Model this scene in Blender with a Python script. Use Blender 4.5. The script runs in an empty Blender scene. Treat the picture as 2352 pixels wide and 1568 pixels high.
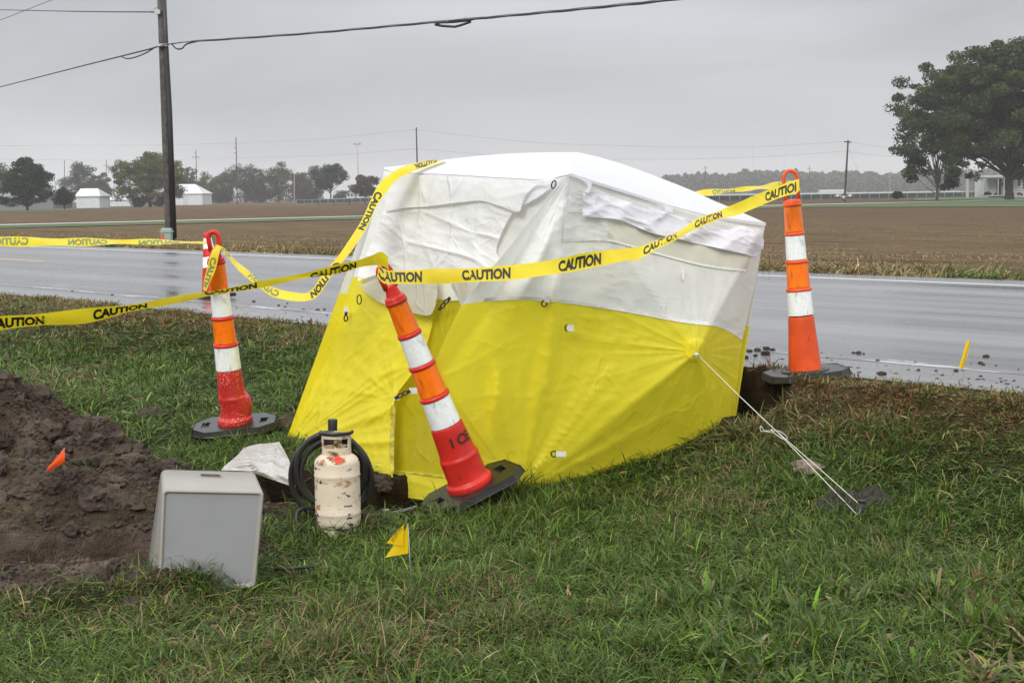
import bpy, math, random
import numpy as np
from mathutils import Vector, Matrix, geometry
R_ = math.radians
random.seed(7); rng = np.random.default_rng(7)

# ------------------------------------------------------------------ camera, sky, sun, exposure
FPX = 3700.0; CW, CH = 2352.0, 1568.0          # focal length and frame in the units of the survey
PIT = math.atan(336/FPX); ROLL = .0137; CAMZ = 1.4
cf = np.array([0, math.cos(PIT), -math.sin(PIT)]); cr0 = np.array([1., 0, 0]); cu0 = np.array([0, math.sin(PIT), math.cos(PIT)])
cr = math.cos(ROLL)*cr0-math.sin(ROLL)*cu0; cu = math.cos(ROLL)*cu0+math.sin(ROLL)*cr0
scene = bpy.context.scene
COL = scene.collection
cam = bpy.data.cameras.new('camera'); camo = bpy.data.objects.new('camera', cam); COL.objects.link(camo)
cam.sensor_width = 36; cam.lens = 36*FPX/CW; cam.clip_start = .05; cam.clip_end = 8000
M3 = Matrix(((cr[0], cu[0], -cf[0]), (cr[1], cu[1], -cf[1]), (cr[2], cu[2], -cf[2])))
camo.matrix_world = Matrix.Translation((0, 0, CAMZ)) @ M3.to_4x4()
scene.camera = camo
scene.view_settings.view_transform = 'Standard'; scene.view_settings.look = 'None'
scene.view_settings.exposure = 0.31; scene.view_settings.gamma = 1
SUN_EL, SUN_AZ = R_(33), R_(200)
w = bpy.data.worlds.new("World"); scene.world = w; w.use_nodes = True
nt = w.node_tree; nt.nodes.clear()
def N(t, tree=None, **k):
    n = (tree or nt).nodes.new(t)
    for a, b in k.items():
        if a == 'inp':
            for i, v in b.items(): n.inputs[i].default_value = v
        else: setattr(n, a, b)
    return n
out = N('ShaderNodeOutputWorld'); bg = N('ShaderNodeBackground')
sky = N('ShaderNodeTexSky', sky_type='NISHITA', sun_disc=False, sun_elevation=SUN_EL, sun_rotation=SUN_AZ)
skm = N('ShaderNodeMix', data_type='RGBA', blend_type='MULTIPLY', inp={0: 1.0, 7: (.06, .06, .06, 1)})
nt.links.new(sky.outputs[0], skm.inputs[6])
tc = N('ShaderNodeTexCoord'); sep = N('ShaderNodeSeparateXYZ'); nt.links.new(tc.outputs['Generated'], sep.inputs[0])
mp = N('ShaderNodeMapping', inp={3: (2.0, 2.0, 8.0)}); nt.links.new(tc.outputs['Generated'], mp.inputs[0])
nz = N('ShaderNodeTexNoise', inp={'Scale': 1.6, 'Detail': 5.0, 'Roughness': .5, 'Distortion': .4}); nt.links.new(mp.outputs[0], nz.inputs[0])
ramp = N('ShaderNodeMapRange', inp={1: .25, 2: .75, 3: .78, 4: 1.20}); nt.links.new(nz.outputs[0], ramp.inputs[0])
grad = N('ShaderNodeValToRGB'); cr_ = grad.color_ramp
cr_.elements[0].position = 0.0; cr_.elements[0].color = (.47, .477, .495, 1)
cr_.elements[1].position = 1.0; cr_.elements[1].color = (1.35, 1.37, 1.42, 1)
e = cr_.elements.new(.055); e.color = (.465, .475, .495, 1)
e = cr_.elements.new(.13); e.color = (.45, .462, .487, 1)
e = cr_.elements.new(.45); e.color = (1.12, 1.14, 1.18, 1)
nt.links.new(sep.outputs[2], grad.inputs[0])
cm = N('ShaderNodeMix', data_type='RGBA', blend_type='MULTIPLY', inp={0: 1.0}); nt.links.new(grad.outputs[0], cm.inputs[6]); nt.links.new(ramp.outputs[0], cm.inputs[7])
mx = N('ShaderNodeMix', data_type='RGBA', inp={0: .95}); nt.links.new(skm.outputs[2], mx.inputs[6]); nt.links.new(cm.outputs[2], mx.inputs[7])
nt.links.new(mx.outputs[2], bg.inputs[0]); bg.inputs[1].default_value = 1.0; nt.links.new(bg.outputs[0], out.inputs[0])
sl = bpy.data.lights.new('sun', 'SUN'); sl.energy = 1.5; sl.angle = R_(25); sl.color = (1, .97, .92)
so = bpy.data.objects.new('sun', sl); COL.objects.link(so)
so.rotation_euler = (math.pi/2-SUN_EL, 0, math.pi-SUN_AZ)
so.location = (0, 0, 60)
scene.cycles.max_bounces = 6; scene.cycles.diffuse_bounces = 3; scene.cycles.transmission_bounces = 4
scene.cycles.volume_bounces = 1; scene.cycles.transparent_max_bounces = 6

# ------------------------------------------------------------------ survey helpers
def ray(x, y): return cf+(x-1176)/FPX*cr+(784-y)/FPX*cu
def P(x, y, Y):
    d = ray(x, y); return np.array([0, 0, CAMZ])+d*Y/d[1]
def PZ(x, y, z):
    d = ray(x, y); return np.array([0, 0, CAMZ])+d*(z-CAMZ)/d[2]
def PP(xy, Y):                       # arrays
    xy = np.asarray(xy, float); Y = np.asarray(Y, float)
    d = cf+((xy[..., 0]-1176)/FPX)[..., None]*cr+((784-xy[..., 1])/FPX)[..., None]*cu
    return np.array([0, 0, CAMZ])+d*(Y/d[..., 1])[..., None]
v_ = ray(-1886, 490); RU = v_[:2]/np.linalg.norm(v_[:2]); RN = np.array([-RU[1], RU[0]])
if RN[1] < 0: RN = -RN
RZ = .45; RP0 = PZ(1176, 755, RZ)[:2]
def Q(x, y): return (x-RP0[0])*RN[0]+(y-RP0[1])*RN[1]
def SQ(s, q): return RP0+RU*s+RN*q
def sst(t): t = np.clip(t, 0, 1); return t*t*(3-2*t)

# value noise
_perm = rng.permutation(4096); _val = rng.random(4096)
def vn(x, y, z=0):
    x = np.asarray(x, float); y = np.asarray(y, float); z = np.asarray(z, float)+0*x
    xi, yi, zi = np.floor(x).astype(int), np.floor(y).astype(int), np.floor(z).astype(int)
    u, v, t = x-xi, y-yi, z-zi; u = u*u*(3-2*u); v = v*v*(3-2*v); t = t*t*(3-2*t)
    def h(a, b, c): return _val[_perm[(_perm[(_perm[a & 4095]+b) & 4095]+c) & 4095]]
    r = 0
    for k, wk in ((0, 1-t), (1, t)):
        r = r+wk*((h(xi, yi, zi+k)*(1-u)+h(xi+1, yi, zi+k)*u)*(1-v)+(h(xi, yi+1, zi+k)*(1-u)+h(xi+1, yi+1, zi+k)*u)*v)
    return r
def fbm(x, y, z=0, o=4, g=.5):
    r = 0; a = 1; s = 0
    for i in range(o):
        r = r+a*vn(x*2**i+i*7.3, y*2**i+i*3.1, np.asarray(z)*2**i); s += a; a *= g
    return r/s
_wx, _wy = rng.random(4096), rng.random(4096)
def wor(x, y, sd=0):                  # distance to the nearest of scattered points: flat facets with straight creases
    x = np.asarray(x, float)+sd*17.3; y = np.asarray(y, float)+sd*9.1; xi, yi = np.floor(x).astype(int), np.floor(y).astype(int); d = np.full(x.shape, 9.); d2 = np.full(x.shape, 9.)
    for a in (-1, 0, 1):
        for b_ in (-1, 0, 1):
            h = _perm[(_perm[(xi+a) & 4095]+yi+b_) & 4095]; k = np.hypot(xi+a+_wx[h]-x, yi+b_+_wy[h]-y); d2 = np.minimum(d2, np.maximum(d, k)); d = np.minimum(d, k)
    return d, d2
def creases(x, y, s, ang, st=2.2, sd=0):
    c, n = math.cos(ang), math.sin(ang); u, v = (x*c+y*n)/s, (-x*n+y*c)/s*st; u = u+.5*vn(x/s*.7, y/s*.7, sd); d, e = wor(u, v, sd); return .7*(d-.5)+.45*np.exp(-((e-d)/.10)**2)*vn(u*.8, v*.8, sd+3)
def rid(x, y, z=0, o=3):
    r = 0; a = 1; s = 0
    for i in range(o):
        r = r+a*(1-abs(2*vn(x*2**i+i*5.7, y*2**i+i*1.9, np.asarray(z)*2**i)-1)); s += a; a *= .55
    return r/s

# ------------------------------------------------------------------ terrain
def seg_d(x, y, poly):
    poly = np.asarray(poly, float); n = len(poly); d = np.full(np.shape(x), 1e9); ins = np.zeros(np.shape(x), bool)
    for i in range(n):
        a, b = poly[i], poly[(i+1) % n]; ab = b-a
        t = np.clip(((x-a[0])*ab[0]+(y-a[1])*ab[1])/(ab@ab), 0, 1)
        d = np.minimum(d, np.hypot(x-a[0]-t*ab[0], y-a[1]-t*ab[1]))
        c = ((a[1] > y) != (b[1] > y)) & (x < (b[0]-a[0])*(y-a[1])/(b[1]-a[1]+1e-12)+a[0]); ins ^= c
    return np.where(ins, d, -d)
PIT1 = [(-1.10, 7.0), (-.72, 6.93), (-.50, 7.12), (-.30, 7.22), (-.05, 7.46), (.35, 7.80), (.75, 8.0), (1.06, 8.02), (1.20, 7.86), (1.40, 8.02), (1.42, 8.4),
        (1.25, 8.75), (.4, 9.6), (-.35, 8.9), (-.55, 8.0), (-.80, 7.56), (-1.22, 7.46)]
PIT2 = [(-2.6, 5.75), (-1.75, 5.95), (-1.25, 6.02), (-1.12, 6.3), (-1.2, 6.62), (-1.5, 6.75), (-2.0, 6.55), (-2.6, 6.5)]
def base_z(x, y):
    q = Q(x, y)
    z = RZ*np.clip((q+2.6)/1.65, 0, 1)**2
    z = z+.17*sst((-.45-x)/.9)*sst((q+4.2)/1.4)*(1-sst((q+1.5)/.8))
    z = np.where(q > -.72, RZ-.014, np.minimum(z, RZ-.012))
    far = RZ-.014-.18*sst((q-7.4)/2.5)-.57*sst((q-12)/22)
    return np.where(q > 7.3, far, z)
HUMPS = [(-2.75, 6.9, .08, .5, .35), (-3.05, 7.75, .52, .80, .75), (-2.2, 7.75, .22, .40, .35), (-1.95, 7.15, .10, .75, .4), (-1.75, 7.5, .10, .4, .3), (-1.5, 5.62, .06, .3, .16), (-2.6, 5.45, .05, .8, .2),
         (-1.22, 5.75, .05, .2, .2), (-2.3, 6.9, .12, .6, .3)]
def heap_h(x, y):
    h = 0
    for a, b, hh, sx, sy in HUMPS:
        r = np.hypot((x-a)/sx, (y-b)/sy); h = h+hh*np.clip(1-r*r*.8, 0, 1)**1.3
    return h
def dirt_mask(x, y):
    n = fbm(x*2.3, y*2.3, 1.7, 3)-.5
    m = np.clip(heap_h(x, y)*14-.25+n*1.0, 0, 1)
    d2 = seg_d(x, y, PIT2); m = np.maximum(m, sst((d2+.16+n*.35)/.12))
    d1 = seg_d(x, y, PIT1); m = np.maximum(m, sst((d1+.03+n*.10)/.05))
    # trampled clay strip between heap, box and bottle
    tr = np.clip(1.15-np.hypot((x+1.25)/.5, (y-7.1)/.55)+n*1.3, 0, 1); m = np.maximum(m, tr)
    tr = np.clip(1.0-np.hypot((x+.62)/.45, (y-6.75)/.14)+n*1.2, 0, 1)*.8; m = np.maximum(m, tr)
    tr = np.clip(1.1-np.hypot((x+2.1)/1.0, (y-6.9)/.75)+n*.9, 0, 1); m = np.maximum(m, tr)
    tr = np.clip(1.15-np.hypot((x+2.0)/.85, (y-5.75)/.30)+n*1.4, 0, 1); m = np.maximum(m, tr)
    return np.where(Q(x, y) > -.75, 0, m)
def gz(x, y):
    x = np.asarray(x, float); y = np.asarray(y, float)
    z = base_z(x, y); n = fbm(x*3, y*3, 5.2, 3)-.5
    near = sst((Q(x, y)+13)/2)*(Q(x, y) < -.72)
    z = z+near*(.05*(fbm(x*1.1, y*1.1, .3, 3)-.5)*sst((-.8-Q(x, y))/.8)+.02*(fbm(x*6, y*6, .9, 2)-.5)*sst((-.8-Q(x, y))/.3))
    d1 = seg_d(x, y, PIT1)+n*.12; z = z-1.0*sst(d1/.18)
    d2 = seg_d(x, y, PIT2)+n*.25; z = z-.42*sst(d2/.30)
    h = heap_h(x, y); m = dirt_mask(x, y)
    lump = (rid(x*2.3, y*2.3, 2.2, 4)-.45)*.34+(fbm(x*9, y*9, 3.3, 3)-.5)*.12
    z = z+h*(1+.5*(fbm(x*1.7, y*1.7, 7.7, 2)-.5))+m*lump*(.35+.65*np.clip(h*5, 0, 1))
    return z
def G(px, py, lift=0.0):              # where the line of sight meets the ground
    lo, hi = 3.5, 3.5
    p = P(px, py, lo)
    while hi < 60 and p[2] > gz(p[0], p[1]): lo = hi; hi += .05; p = P(px, py, hi)
    for _ in range(18):
        m = (lo+hi)/2; p = P(px, py, m)
        if p[2] > gz(p[0], p[1]): lo = m
        else: hi = m
    p = P(px, py, hi); p[2] += lift; return p

# ------------------------------------------------------------------ object helpers
def tag(o, label=None, cat=None, group=None, kind=None):
    if label: o['label'] = label
    if cat: o['category'] = cat
    if group: o['group'] = group
    if kind: o['kind'] = kind
    return o
def empty(name, loc, label, cat, group=None):
    o = bpy.data.objects.new(name, None); COL.objects.link(o); o.location = Vector(loc); o.empty_display_size = .1
    return tag(o, label, cat, group)
def org(p):
    v = Vector((0, 0, 0))
    while p is not None: v = v+Vector(p.location); p = p.parent
    return v
def mk(name, V, F, mat, parent=None, smooth=True, world=True, col=None, uv=None):
    V = np.asarray(V, float).reshape(-1, 3)
    if parent is not None and world: V = V-np.array(org(parent))
    me = bpy.data.meshes.new(name); me.from_pydata(V.tolist() if len(V) < 60000 else V, [], F if not isinstance(F, np.ndarray) else F.tolist())
    if smooth: me.polygons.foreach_set('use_smooth', [True]*len(me.polygons))
    if col is not None:
        a = me.color_attributes.new('col', 'FLOAT_COLOR', 'POINT'); c = np.ones((len(V), 4)); c[:, :3] = col; a.data.foreach_set('color', c.ravel())
    mats = mat if isinstance(mat, (list, tuple)) else [mat]
    for m in mats: me.materials.append(m)
    me.update(); o = bpy.data.objects.new(name, me); COL.objects.link(o)
    if parent is not None: o.parent = parent
    return o
class MB:
    def __init__(s): s.V = []; s.F = []; s.n = 0
    def add(s, V, F):
        V = np.asarray(V, float).reshape(-1, 3); s.V.append(V); s.F += [tuple(i+s.n for i in f) for f in F]; s.n += len(V); return s
    def build(s, name, mat, parent=None, **k): return mk(name, np.vstack(s.V), s.F, mat, parent, **k)
def frames(pts):
    pts = np.asarray(pts, float); T = np.gradient(pts, axis=0); T /= np.linalg.norm(T, axis=1)[:, None]+1e-12
    a = np.array([0, 0, 1.]) if abs(T[0][2]) < .9 else np.array([1., 0, 0])
    n = a-T[0]*(a@T[0]); n /= np.linalg.norm(n); Ns = [n]
    for t in T[1:]:
        n = Ns[-1]-t*(Ns[-1]@t); n /= np.linalg.norm(n)+1e-12; Ns.append(n)
    Ns = np.array(Ns); return T, Ns, np.cross(T, Ns)
def tube(pts, r, seg=8, cap=True):
    pts = np.asarray(pts, float); T, A, B = frames(pts); r = np.broadcast_to(r, len(pts)); n = len(pts)
    th = np.arange(seg)/seg*2*math.pi
    V = pts[:, None]+r[:, None, None]*(np.cos(th)[None, :, None]*A[:, None]+np.sin(th)[None, :, None]*B[:, None])
    F = [(i*seg+j, i*seg+(j+1) % seg, (i+1)*seg+(j+1) % seg, (i+1)*seg+j) for i in range(n-1) for j in range(seg)]
    if cap: F += [tuple(range(seg))[::-1], tuple((n-1)*seg+j for j in range(seg))]
    return V.reshape(-1, 3), F
def lathe(prof, seg=32, cap=False):
    th = np.arange(seg)/seg*2*math.pi; V = []
    for r, z in prof: V += [(r*math.cos(t), r*math.sin(t), z) for t in th]
    F = [(i*seg+j, i*seg+(j+1) % seg, (i+1)*seg+(j+1) % seg, (i+1)*seg+j) for i in range(len(prof)-1) for j in range(seg)]
    if cap: F += [tuple(range(seg))[::-1], tuple((len(prof)-1)*seg+j for j in range(seg))]
    return np.array(V), F
def box(c, s, rz=0):
    x, y, z = [k/2 for k in s]; V = np.array([(a*x, b*y, d*z) for a in (-1, 1) for b in (-1, 1) for d in (-1, 1)], float)
    ca, sa = math.cos(rz), math.sin(rz); V = np.stack([V[:, 0]*ca-V[:, 1]*sa, V[:, 0]*sa+V[:, 1]*ca, V[:, 2]], 1)+np.array(c)
    return V, [(0, 1, 3, 2), (4, 6, 7, 5), (0, 4, 5, 1), (2, 3, 7, 6), (0, 2, 6, 4), (1, 5, 7, 3)]
def bevel(o, w_, seg=2):
    m = o.modifiers.new('bevel', 'BEVEL'); m.width = w_; m.segments = seg; m.limit_method = 'ANGLE'; return o
def cat(P0, n):                      # Catmull-Rom through control values, n samples per span
    P0 = np.asarray(P0, float); m = len(P0); e0 = 2*P0[0]-P0[1]; e1 = 2*P0[-1]-P0[-2]; Pn = np.concatenate([[e0], P0, [e1]]); o = []
    for i in range(m-1):
        a, b, c, d = Pn[i], Pn[i+1], Pn[i+2], Pn[i+3]
        for k in range(n):
            t = k/n; o.append(.5*((2*b)+(c-a)*t+(2*a-5*b+4*c-d)*t*t+(3*b-a-3*c+d)*t**3))
    o.append(P0[-1]); return np.array(o)
def blade_uv(): pass
def grid_faces(nv, nu, off=0):
    i, j = np.meshgrid(np.arange(nv-1), np.arange(nu-1), indexing='ij'); a = (i*nu+j).ravel()+off
    return np.stack([a, a+1, a+nu+1, a+nu], 1)
def text_mesh(body, offset=.0):
    cu_ = bpy.data.curves.new('t', 'FONT'); cu_.body = body; cu_.size = 1; cu_.offset = offset; cu_.resolution_u = 3
    o = bpy.data.objects.new('t', cu_); COL.objects.link(o); bpy.context.view_layer.update()
    me = o.evaluated_get(bpy.context.evaluated_depsgraph_get()).to_mesh()
    V = np.array([v.co[:] for v in me.vertices]); F = [tuple(p.vertices) for p in me.polygons]
    o.to_mesh_clear(); bpy.data.objects.remove(o); bpy.data.curves.remove(cu_)
    V[:, 0] -= V[:, 0].min(); V[:, 1] -= V[:, 1].min(); return V, F

# ------------------------------------------------------------------ materials
def mat(name):
    m = bpy.data.materials.new(name); m.use_nodes = True; t = m.node_tree; b = t.nodes['Principled BSDF']; return m, t, b
def noise_tex(t, scale, detail=4, rough=.5, vec=None, dist=0.0, kind='Object', sc3=None):
    c = N('ShaderNodeTexCoord', t); o = c.outputs[kind]
    if vec is not None: o = vec
    if sc3 is not None:
        m = N('ShaderNodeMapping', t); m.inputs[3].default_value = sc3; t.links.new(o, m.inputs[0]); o = m.outputs[0]
    n = N('ShaderNodeTexNoise', t); n.inputs['Scale'].default_value = scale; n.inputs['Detail'].default_value = detail; n.inputs['Roughness'].default_value = rough; n.inputs['Distortion'].default_value = dist
    t.links.new(o, n.inputs[0]); return n.outputs[0]
def ramp2(t, fac, stops):
    r = N('ShaderNodeValToRGB', t); e = r.color_ramp.elements
    e[0].position, e[0].color = stops[0][0], (*stops[0][1], 1); e[1].position, e[1].color = stops[-1][0], (*stops[-1][1], 1)
    for p_, c_ in stops[1:-1]: k = e.new(p_); k.color = (*c_, 1)
    t.links.new(fac, r.inputs[0]); return r.outputs[0]
def mixc(t, f, a, b, mode='MIX'):
    m = N('ShaderNodeMix', t, data_type='RGBA', blend_type=mode)
    for s, v in ((0, f), (6, a), (7, b)):
        if isinstance(v, (int, float)): m.inputs[s].default_value = v
        elif isinstance(v, tuple): m.inputs[s].default_value = (*v, 1)
        else: t.links.new(v, m.inputs[s])
    return m.outputs[2]
def mrange(t, v, a, b, c=0.0, d=1.0):
    m = N('ShaderNodeMapRange', t, inp={1: a, 2: b, 3: c, 4: d}); t.links.new(v, m.inputs[0]); return m.outputs[0]
def bump(t, b, h, strength=.3, dist=.01, prev=None):
    n = N('ShaderNodeBump', t, inp={'Strength': strength, 'Distance': dist}); t.links.new(h, n.inputs['Height'])
    if prev is not None: t.links.new(prev, n.inputs['Normal'])
    t.links.new(n.outputs[0], b.inputs['Normal']); return n.outputs[0]
def simple(name, c, rough=.6, metal=0, var=.15, scale=8, bumps=.1, bd=.003, c2=None, spec=.5):
    m, t, b = mat(name); n = noise_tex(t, scale, 5, .6)
    c2 = c2 or tuple(k*(1-var) for k in c)
    t.links.new(ramp2(t, n, [(.35, c2), (.65, c)]), b.inputs['Base Color']); b.inputs['Roughness'].default_value = rough; b.inputs['Metallic'].default_value = metal
    b.inputs['Specular IOR Level'].default_value = spec
    if bumps: bump(t, b, noise_tex(t, scale*5, 4, .6), bumps, bd)
    return m
def vegetation(name, rough=.45, trans=.3, spec=.4):
    m, t, b = mat(name); a = N('ShaderNodeAttribute', t, attribute_name='col')
    t.links.new(a.outputs[0], b.inputs['Base Color']); b.inputs['Roughness'].default_value = rough; b.inputs['Specular IOR Level'].default_value = spec
    tr = N('ShaderNodeBsdfTranslucent', t); t.links.new(a.outputs[0], tr.inputs[0]); mxs = N('ShaderNodeMixShader', t, inp={0: trans})
    t.links.new(b.outputs[0], mxs.inputs[1]); t.links.new(tr.outputs[0], mxs.inputs[2]); t.links.new(mxs.outputs[0], t.nodes['Material Output'].inputs[0]); return m
def cloth(name, c, c2, trans=.3, rough=.5, wr=.25, stain=None, scale=1.6, wsc=7.0):
    m, t, b = mat(name); n = noise_tex(t, scale, 5, .6); colr = ramp2(t, n, [(.35, c2), (.62, c)])
    if stain:
        s = noise_tex(t, 2.6, 6, .7, sc3=(1, 1, .6)); colr = mixc(t, mrange(t, s, .55, .75, 0, .55), colr, stain)
        sp = noise_tex(t, 38, 3, .6); colr = mixc(t, mrange(t, sp, .72, .76, 0, .45), colr, (.12, .10, .05))
    t.links.new(colr, b.inputs['Base Color']); b.inputs['Roughness'].default_value = rough; b.inputs['Specular IOR Level'].default_value = .35
    # creases: two scales of straight-edged facets, gently warped
    co = N('ShaderNodeTexCoord', t); wn = N('ShaderNodeTexNoise', t, inp={'Scale': 3.0, 'Detail': 2.0}); t.links.new(co.outputs['Object'], wn.inputs[0])
    ws = N('ShaderNodeVectorMath', t, operation='SCALE', inp={3: .12}); t.links.new(wn.outputs['Color'], ws.inputs[0]); wa = N('ShaderNodeVectorMath', t, operation='ADD'); t.links.new(co.outputs['Object'], wa.inputs[0]); t.links.new(ws.outputs[0], wa.inputs[1]); p = None
    for sc_, st_, di_, rot in ((wsc*.8, wr*.55, .05, .5), (wsc*2.1, wr*.38, .02, -.7)):
        mp_ = N('ShaderNodeMapping', t, inp={2: (0, rot, .3), 3: (1.5, 1.5, .75)}); t.links.new(wa.outputs[0], mp_.inputs[0])
        vv = N('ShaderNodeTexVoronoi', t, inp={'Scale': sc_}); t.links.new(mp_.outputs[0], vv.inputs[0]); p = bump(t, b, vv.outputs['Distance'], st_, di_, p)
        ve = N('ShaderNodeTexVoronoi', t, feature='DISTANCE_TO_EDGE', inp={'Scale': sc_*.8}); t.links.new(mp_.outputs[0], ve.inputs[0]); rg = mrange(t, ve.outputs[0], 0, .07, 1, 0); rg.node.interpolation_type = 'SMOOTHSTEP'
        mk2 = mrange(t, noise_tex(t, sc_*.5, 2, .5), .45, .62, 0, 1); mm = N('ShaderNodeMath', t, operation='MULTIPLY'); t.links.new(rg, mm.inputs[0]); t.links.new(mk2, mm.inputs[1]); p = bump(t, b, mm.outputs[0], min(1, st_*2.4), di_*.16, p)
    tr = N('ShaderNodeBsdfTranslucent', t); t.links.new(colr, tr.inputs[0]); t.links.new(p, tr.inputs['Normal']); mxs = N('ShaderNodeMixShader', t, inp={0: trans})
    t.links.new(b.outputs[0], mxs.inputs[1]); t.links.new(tr.outputs[0], mxs.inputs[2]); t.links.new(mxs.outputs[0], t.nodes['Material Output'].inputs[0]); return m
MT = {}
MT['grass'] = vegetation('grass_blades', .5, .25, .2)
MT['leaf'] = vegetation('tree_leaves', .6, .25, .25)
MT['bark'] = simple('bark', (.085, .07, .055), .9, var=.45, scale=3, bumps=.6, bd=.03)
MT['pole_wood'] = simple('weathered_pole_wood', (.11, .10, .088), .85, c2=(.045, .038, .034), scale=6, bumps=.5)
MT['wire'] = simple('cable_sheath', (.03, .03, .035), .5)
MT['rubber'] = simple('black_rubber', (.012, .012, .013), .38, c2=(.024, .023, .020), scale=9, bumps=.25)
MT['blackplastic'] = simple('black_plastic', (.012, .012, .013), .35)
MT['galv'] = simple('galvanised_steel', (.45, .46, .47), .45, .8)
MT['rope'] = simple('white_cord', (.75, .73, .68), .8, scale=200, bumps=.4)
MT['webbing'] = simple('white_webbing', (.72, .72, .74), .8, scale=60)
MT['white_cloth'] = cloth('white_roof_cloth', (.70, .71, .72), (.67, .68, .69), .12, .5, .12, wsc=2.5)
MT['wall_white'] = cloth('off_white_wall_cloth', (.93, .94, .93), (.90, .91, .88), .36, .5, .16, stain=(.86, .88, .72))
MT['drape_white'] = cloth('crumpled_white_cloth', (.90, .90, .90), (.87, .87, .86),   .34, .45, .42, stain=(.82, .82, .74), wsc=5.5)
MT['flap_white'] = cloth('bright_white_flap_cloth', (.86, .85, .91), (.84, .83, .89), .2, .6, .15, wsc=6)
MT['yellow'] = cloth('yellow_wall_cloth', (.98, .87, .05), (.97, .85, .05), .45, .40, .22, stain=(.86, .74, .04))
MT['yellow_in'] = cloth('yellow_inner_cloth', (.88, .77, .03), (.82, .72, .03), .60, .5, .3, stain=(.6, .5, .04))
MT['window'] = cloth('beige_mesh_window', (.70, .68, .57), (.66, .645, .53), .15, .6, .1)
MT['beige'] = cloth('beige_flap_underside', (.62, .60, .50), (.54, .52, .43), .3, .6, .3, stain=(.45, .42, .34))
MT['seam'] = simple('stitched_seam', (.80, .80, .76), .7, scale=60)
MT['seam_y'] = simple('stitched_yellow_seam', (.62, .54, .04), .7, c2=(.30, .24, .05), scale=30)
MT['plastic_sheet'] = cloth('crumpled_plastic_sheet', (.86, .84, .80), (.78, .75, .70), .4, .3, .5, stain=(.5, .42, .33), scale=5, wsc=12)
MT['rag'] = cloth('wet_grey_rag', (.060, .050, .038), (.03, .025, .02), .02, .75, .6, wsc=16)
def cone_plastic(name, c):
    m, t, b = mat(name); n = noise_tex(t, 5, 6, .65); cc = ramp2(t, n, [(.3, tuple(k*.72 for k in c)), (.6, c)])
    s = noise_tex(t, 22, 4, .7, sc3=(1, 1, .35)); cc = mixc(t, mrange(t, s, .64, .70, 0, .75), cc, (.05, .03, .025))
    t.links.new(cc, b.inputs['Base Color']); b.inputs['Roughness'].default_value = .38; b.inputs['Specular IOR Level'].default_value = .4
    bump(t, b, noise_tex(t, 9, 3, .5), .25, .01); return m
MT['cone_red'] = cone_plastic('faded_red_plastic', (.66, .028, .018))
MT['cone_orange'] = cone_plastic('orange_plastic', (.82, .095, .018))
def speck_plastic():
    m, t, b = mat('mud_speckled_red_plastic'); v = N('ShaderNodeTexVoronoi', t, inp={'Scale': 130.0, 'Randomness': 1.0}); c = N('ShaderNodeTexCoord', t); t.links.new(c.outputs['Object'], v.inputs[0])
    n = noise_tex(t, 7, 4, .6); th = mrange(t, n, .35, .65, .12, .36)
    g = N('ShaderNodeMath', t, operation='LESS_THAN'); t.links.new(v.outputs['Distance'], g.inputs[0]); t.links.new(th, g.inputs[1])
    r = N('ShaderNodeMath', t, operation='GREATER_THAN', inp={1: .42}); sp = N('ShaderNodeSeparateColor', t); t.links.new(v.outputs['Color'], sp.inputs[0]); t.links.new(sp.outputs[0], r.inputs[0])
    mu = N('ShaderNodeMath', t, operation='MULTIPLY'); t.links.new(g.outputs[0], mu.inputs[0]); t.links.new(r.outputs[0], mu.inputs[1])
    cc = ramp2(t, noise_tex(t, 6, 5, .6), [(.3, (.42, .018, .014)), (.6, (.58, .024, .016))])
    t.links.new(mixc(t, mu.outputs[0], cc, (.75, .62, .55)), b.inputs['Base Color']); b.inputs['Roughness'].default_value = .4
    bump(t, b, noise_tex(t, 8, 3, .5), .3, .012); return m
MT['cone_speck'] = speck_plastic()
def sheeting(name, c, c2, dirtc, metal, rough):
    m, t, b = mat(name); v = N('ShaderNodeTexVoronoi', t, feature='DISTANCE_TO_EDGE', inp={'Scale': 34.0}); c0 = N('ShaderNodeTexCoord', t); mp_ = N('ShaderNodeMapping', t, inp={3: (1, 1, .55)}); t.links.new(c0.outputs['Object'], mp_.inputs[0]); t.links.new(mp_.outputs[0], v.inputs[0])
    n = noise_tex(t, 14, 6, .7); cc = ramp2(t, n, [(.3, c2), (.6, c)])
    s = noise_tex(t, 10, 5, .75, sc3=(2.2, 2.2, .5), dist=1.0); cc = mixc(t, mrange(t, s, .56, .68, 0, .8), cc, dirtc)
    cc = mixc(t, mrange(t, v.outputs[0], 0, .022, .30, 0), cc, dirtc)
    t.links.new(cc, b.inputs['Base Color']); b.inputs['Roughness'].default_value = rough; b.inputs['Metallic'].default_value = metal
    p = bump(t, b, v.outputs[0], .25, .004); bump(t, b, noise_tex(t, 30, 4, .7), .35, .004, p); return m
MT['refl_orange'] = sheeting('orange_reflective_sheeting', (1.0, .22, .004), (.95, .15, .004), (.35, .05, .01), 0, .28)
MT['refl_silver'] = sheeting('silver_reflective_sheeting', (.97, 1.0, .99), (.84, .87, .85), (.30, .29, .25), .12, .3)
MT['tape'] = None
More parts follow.
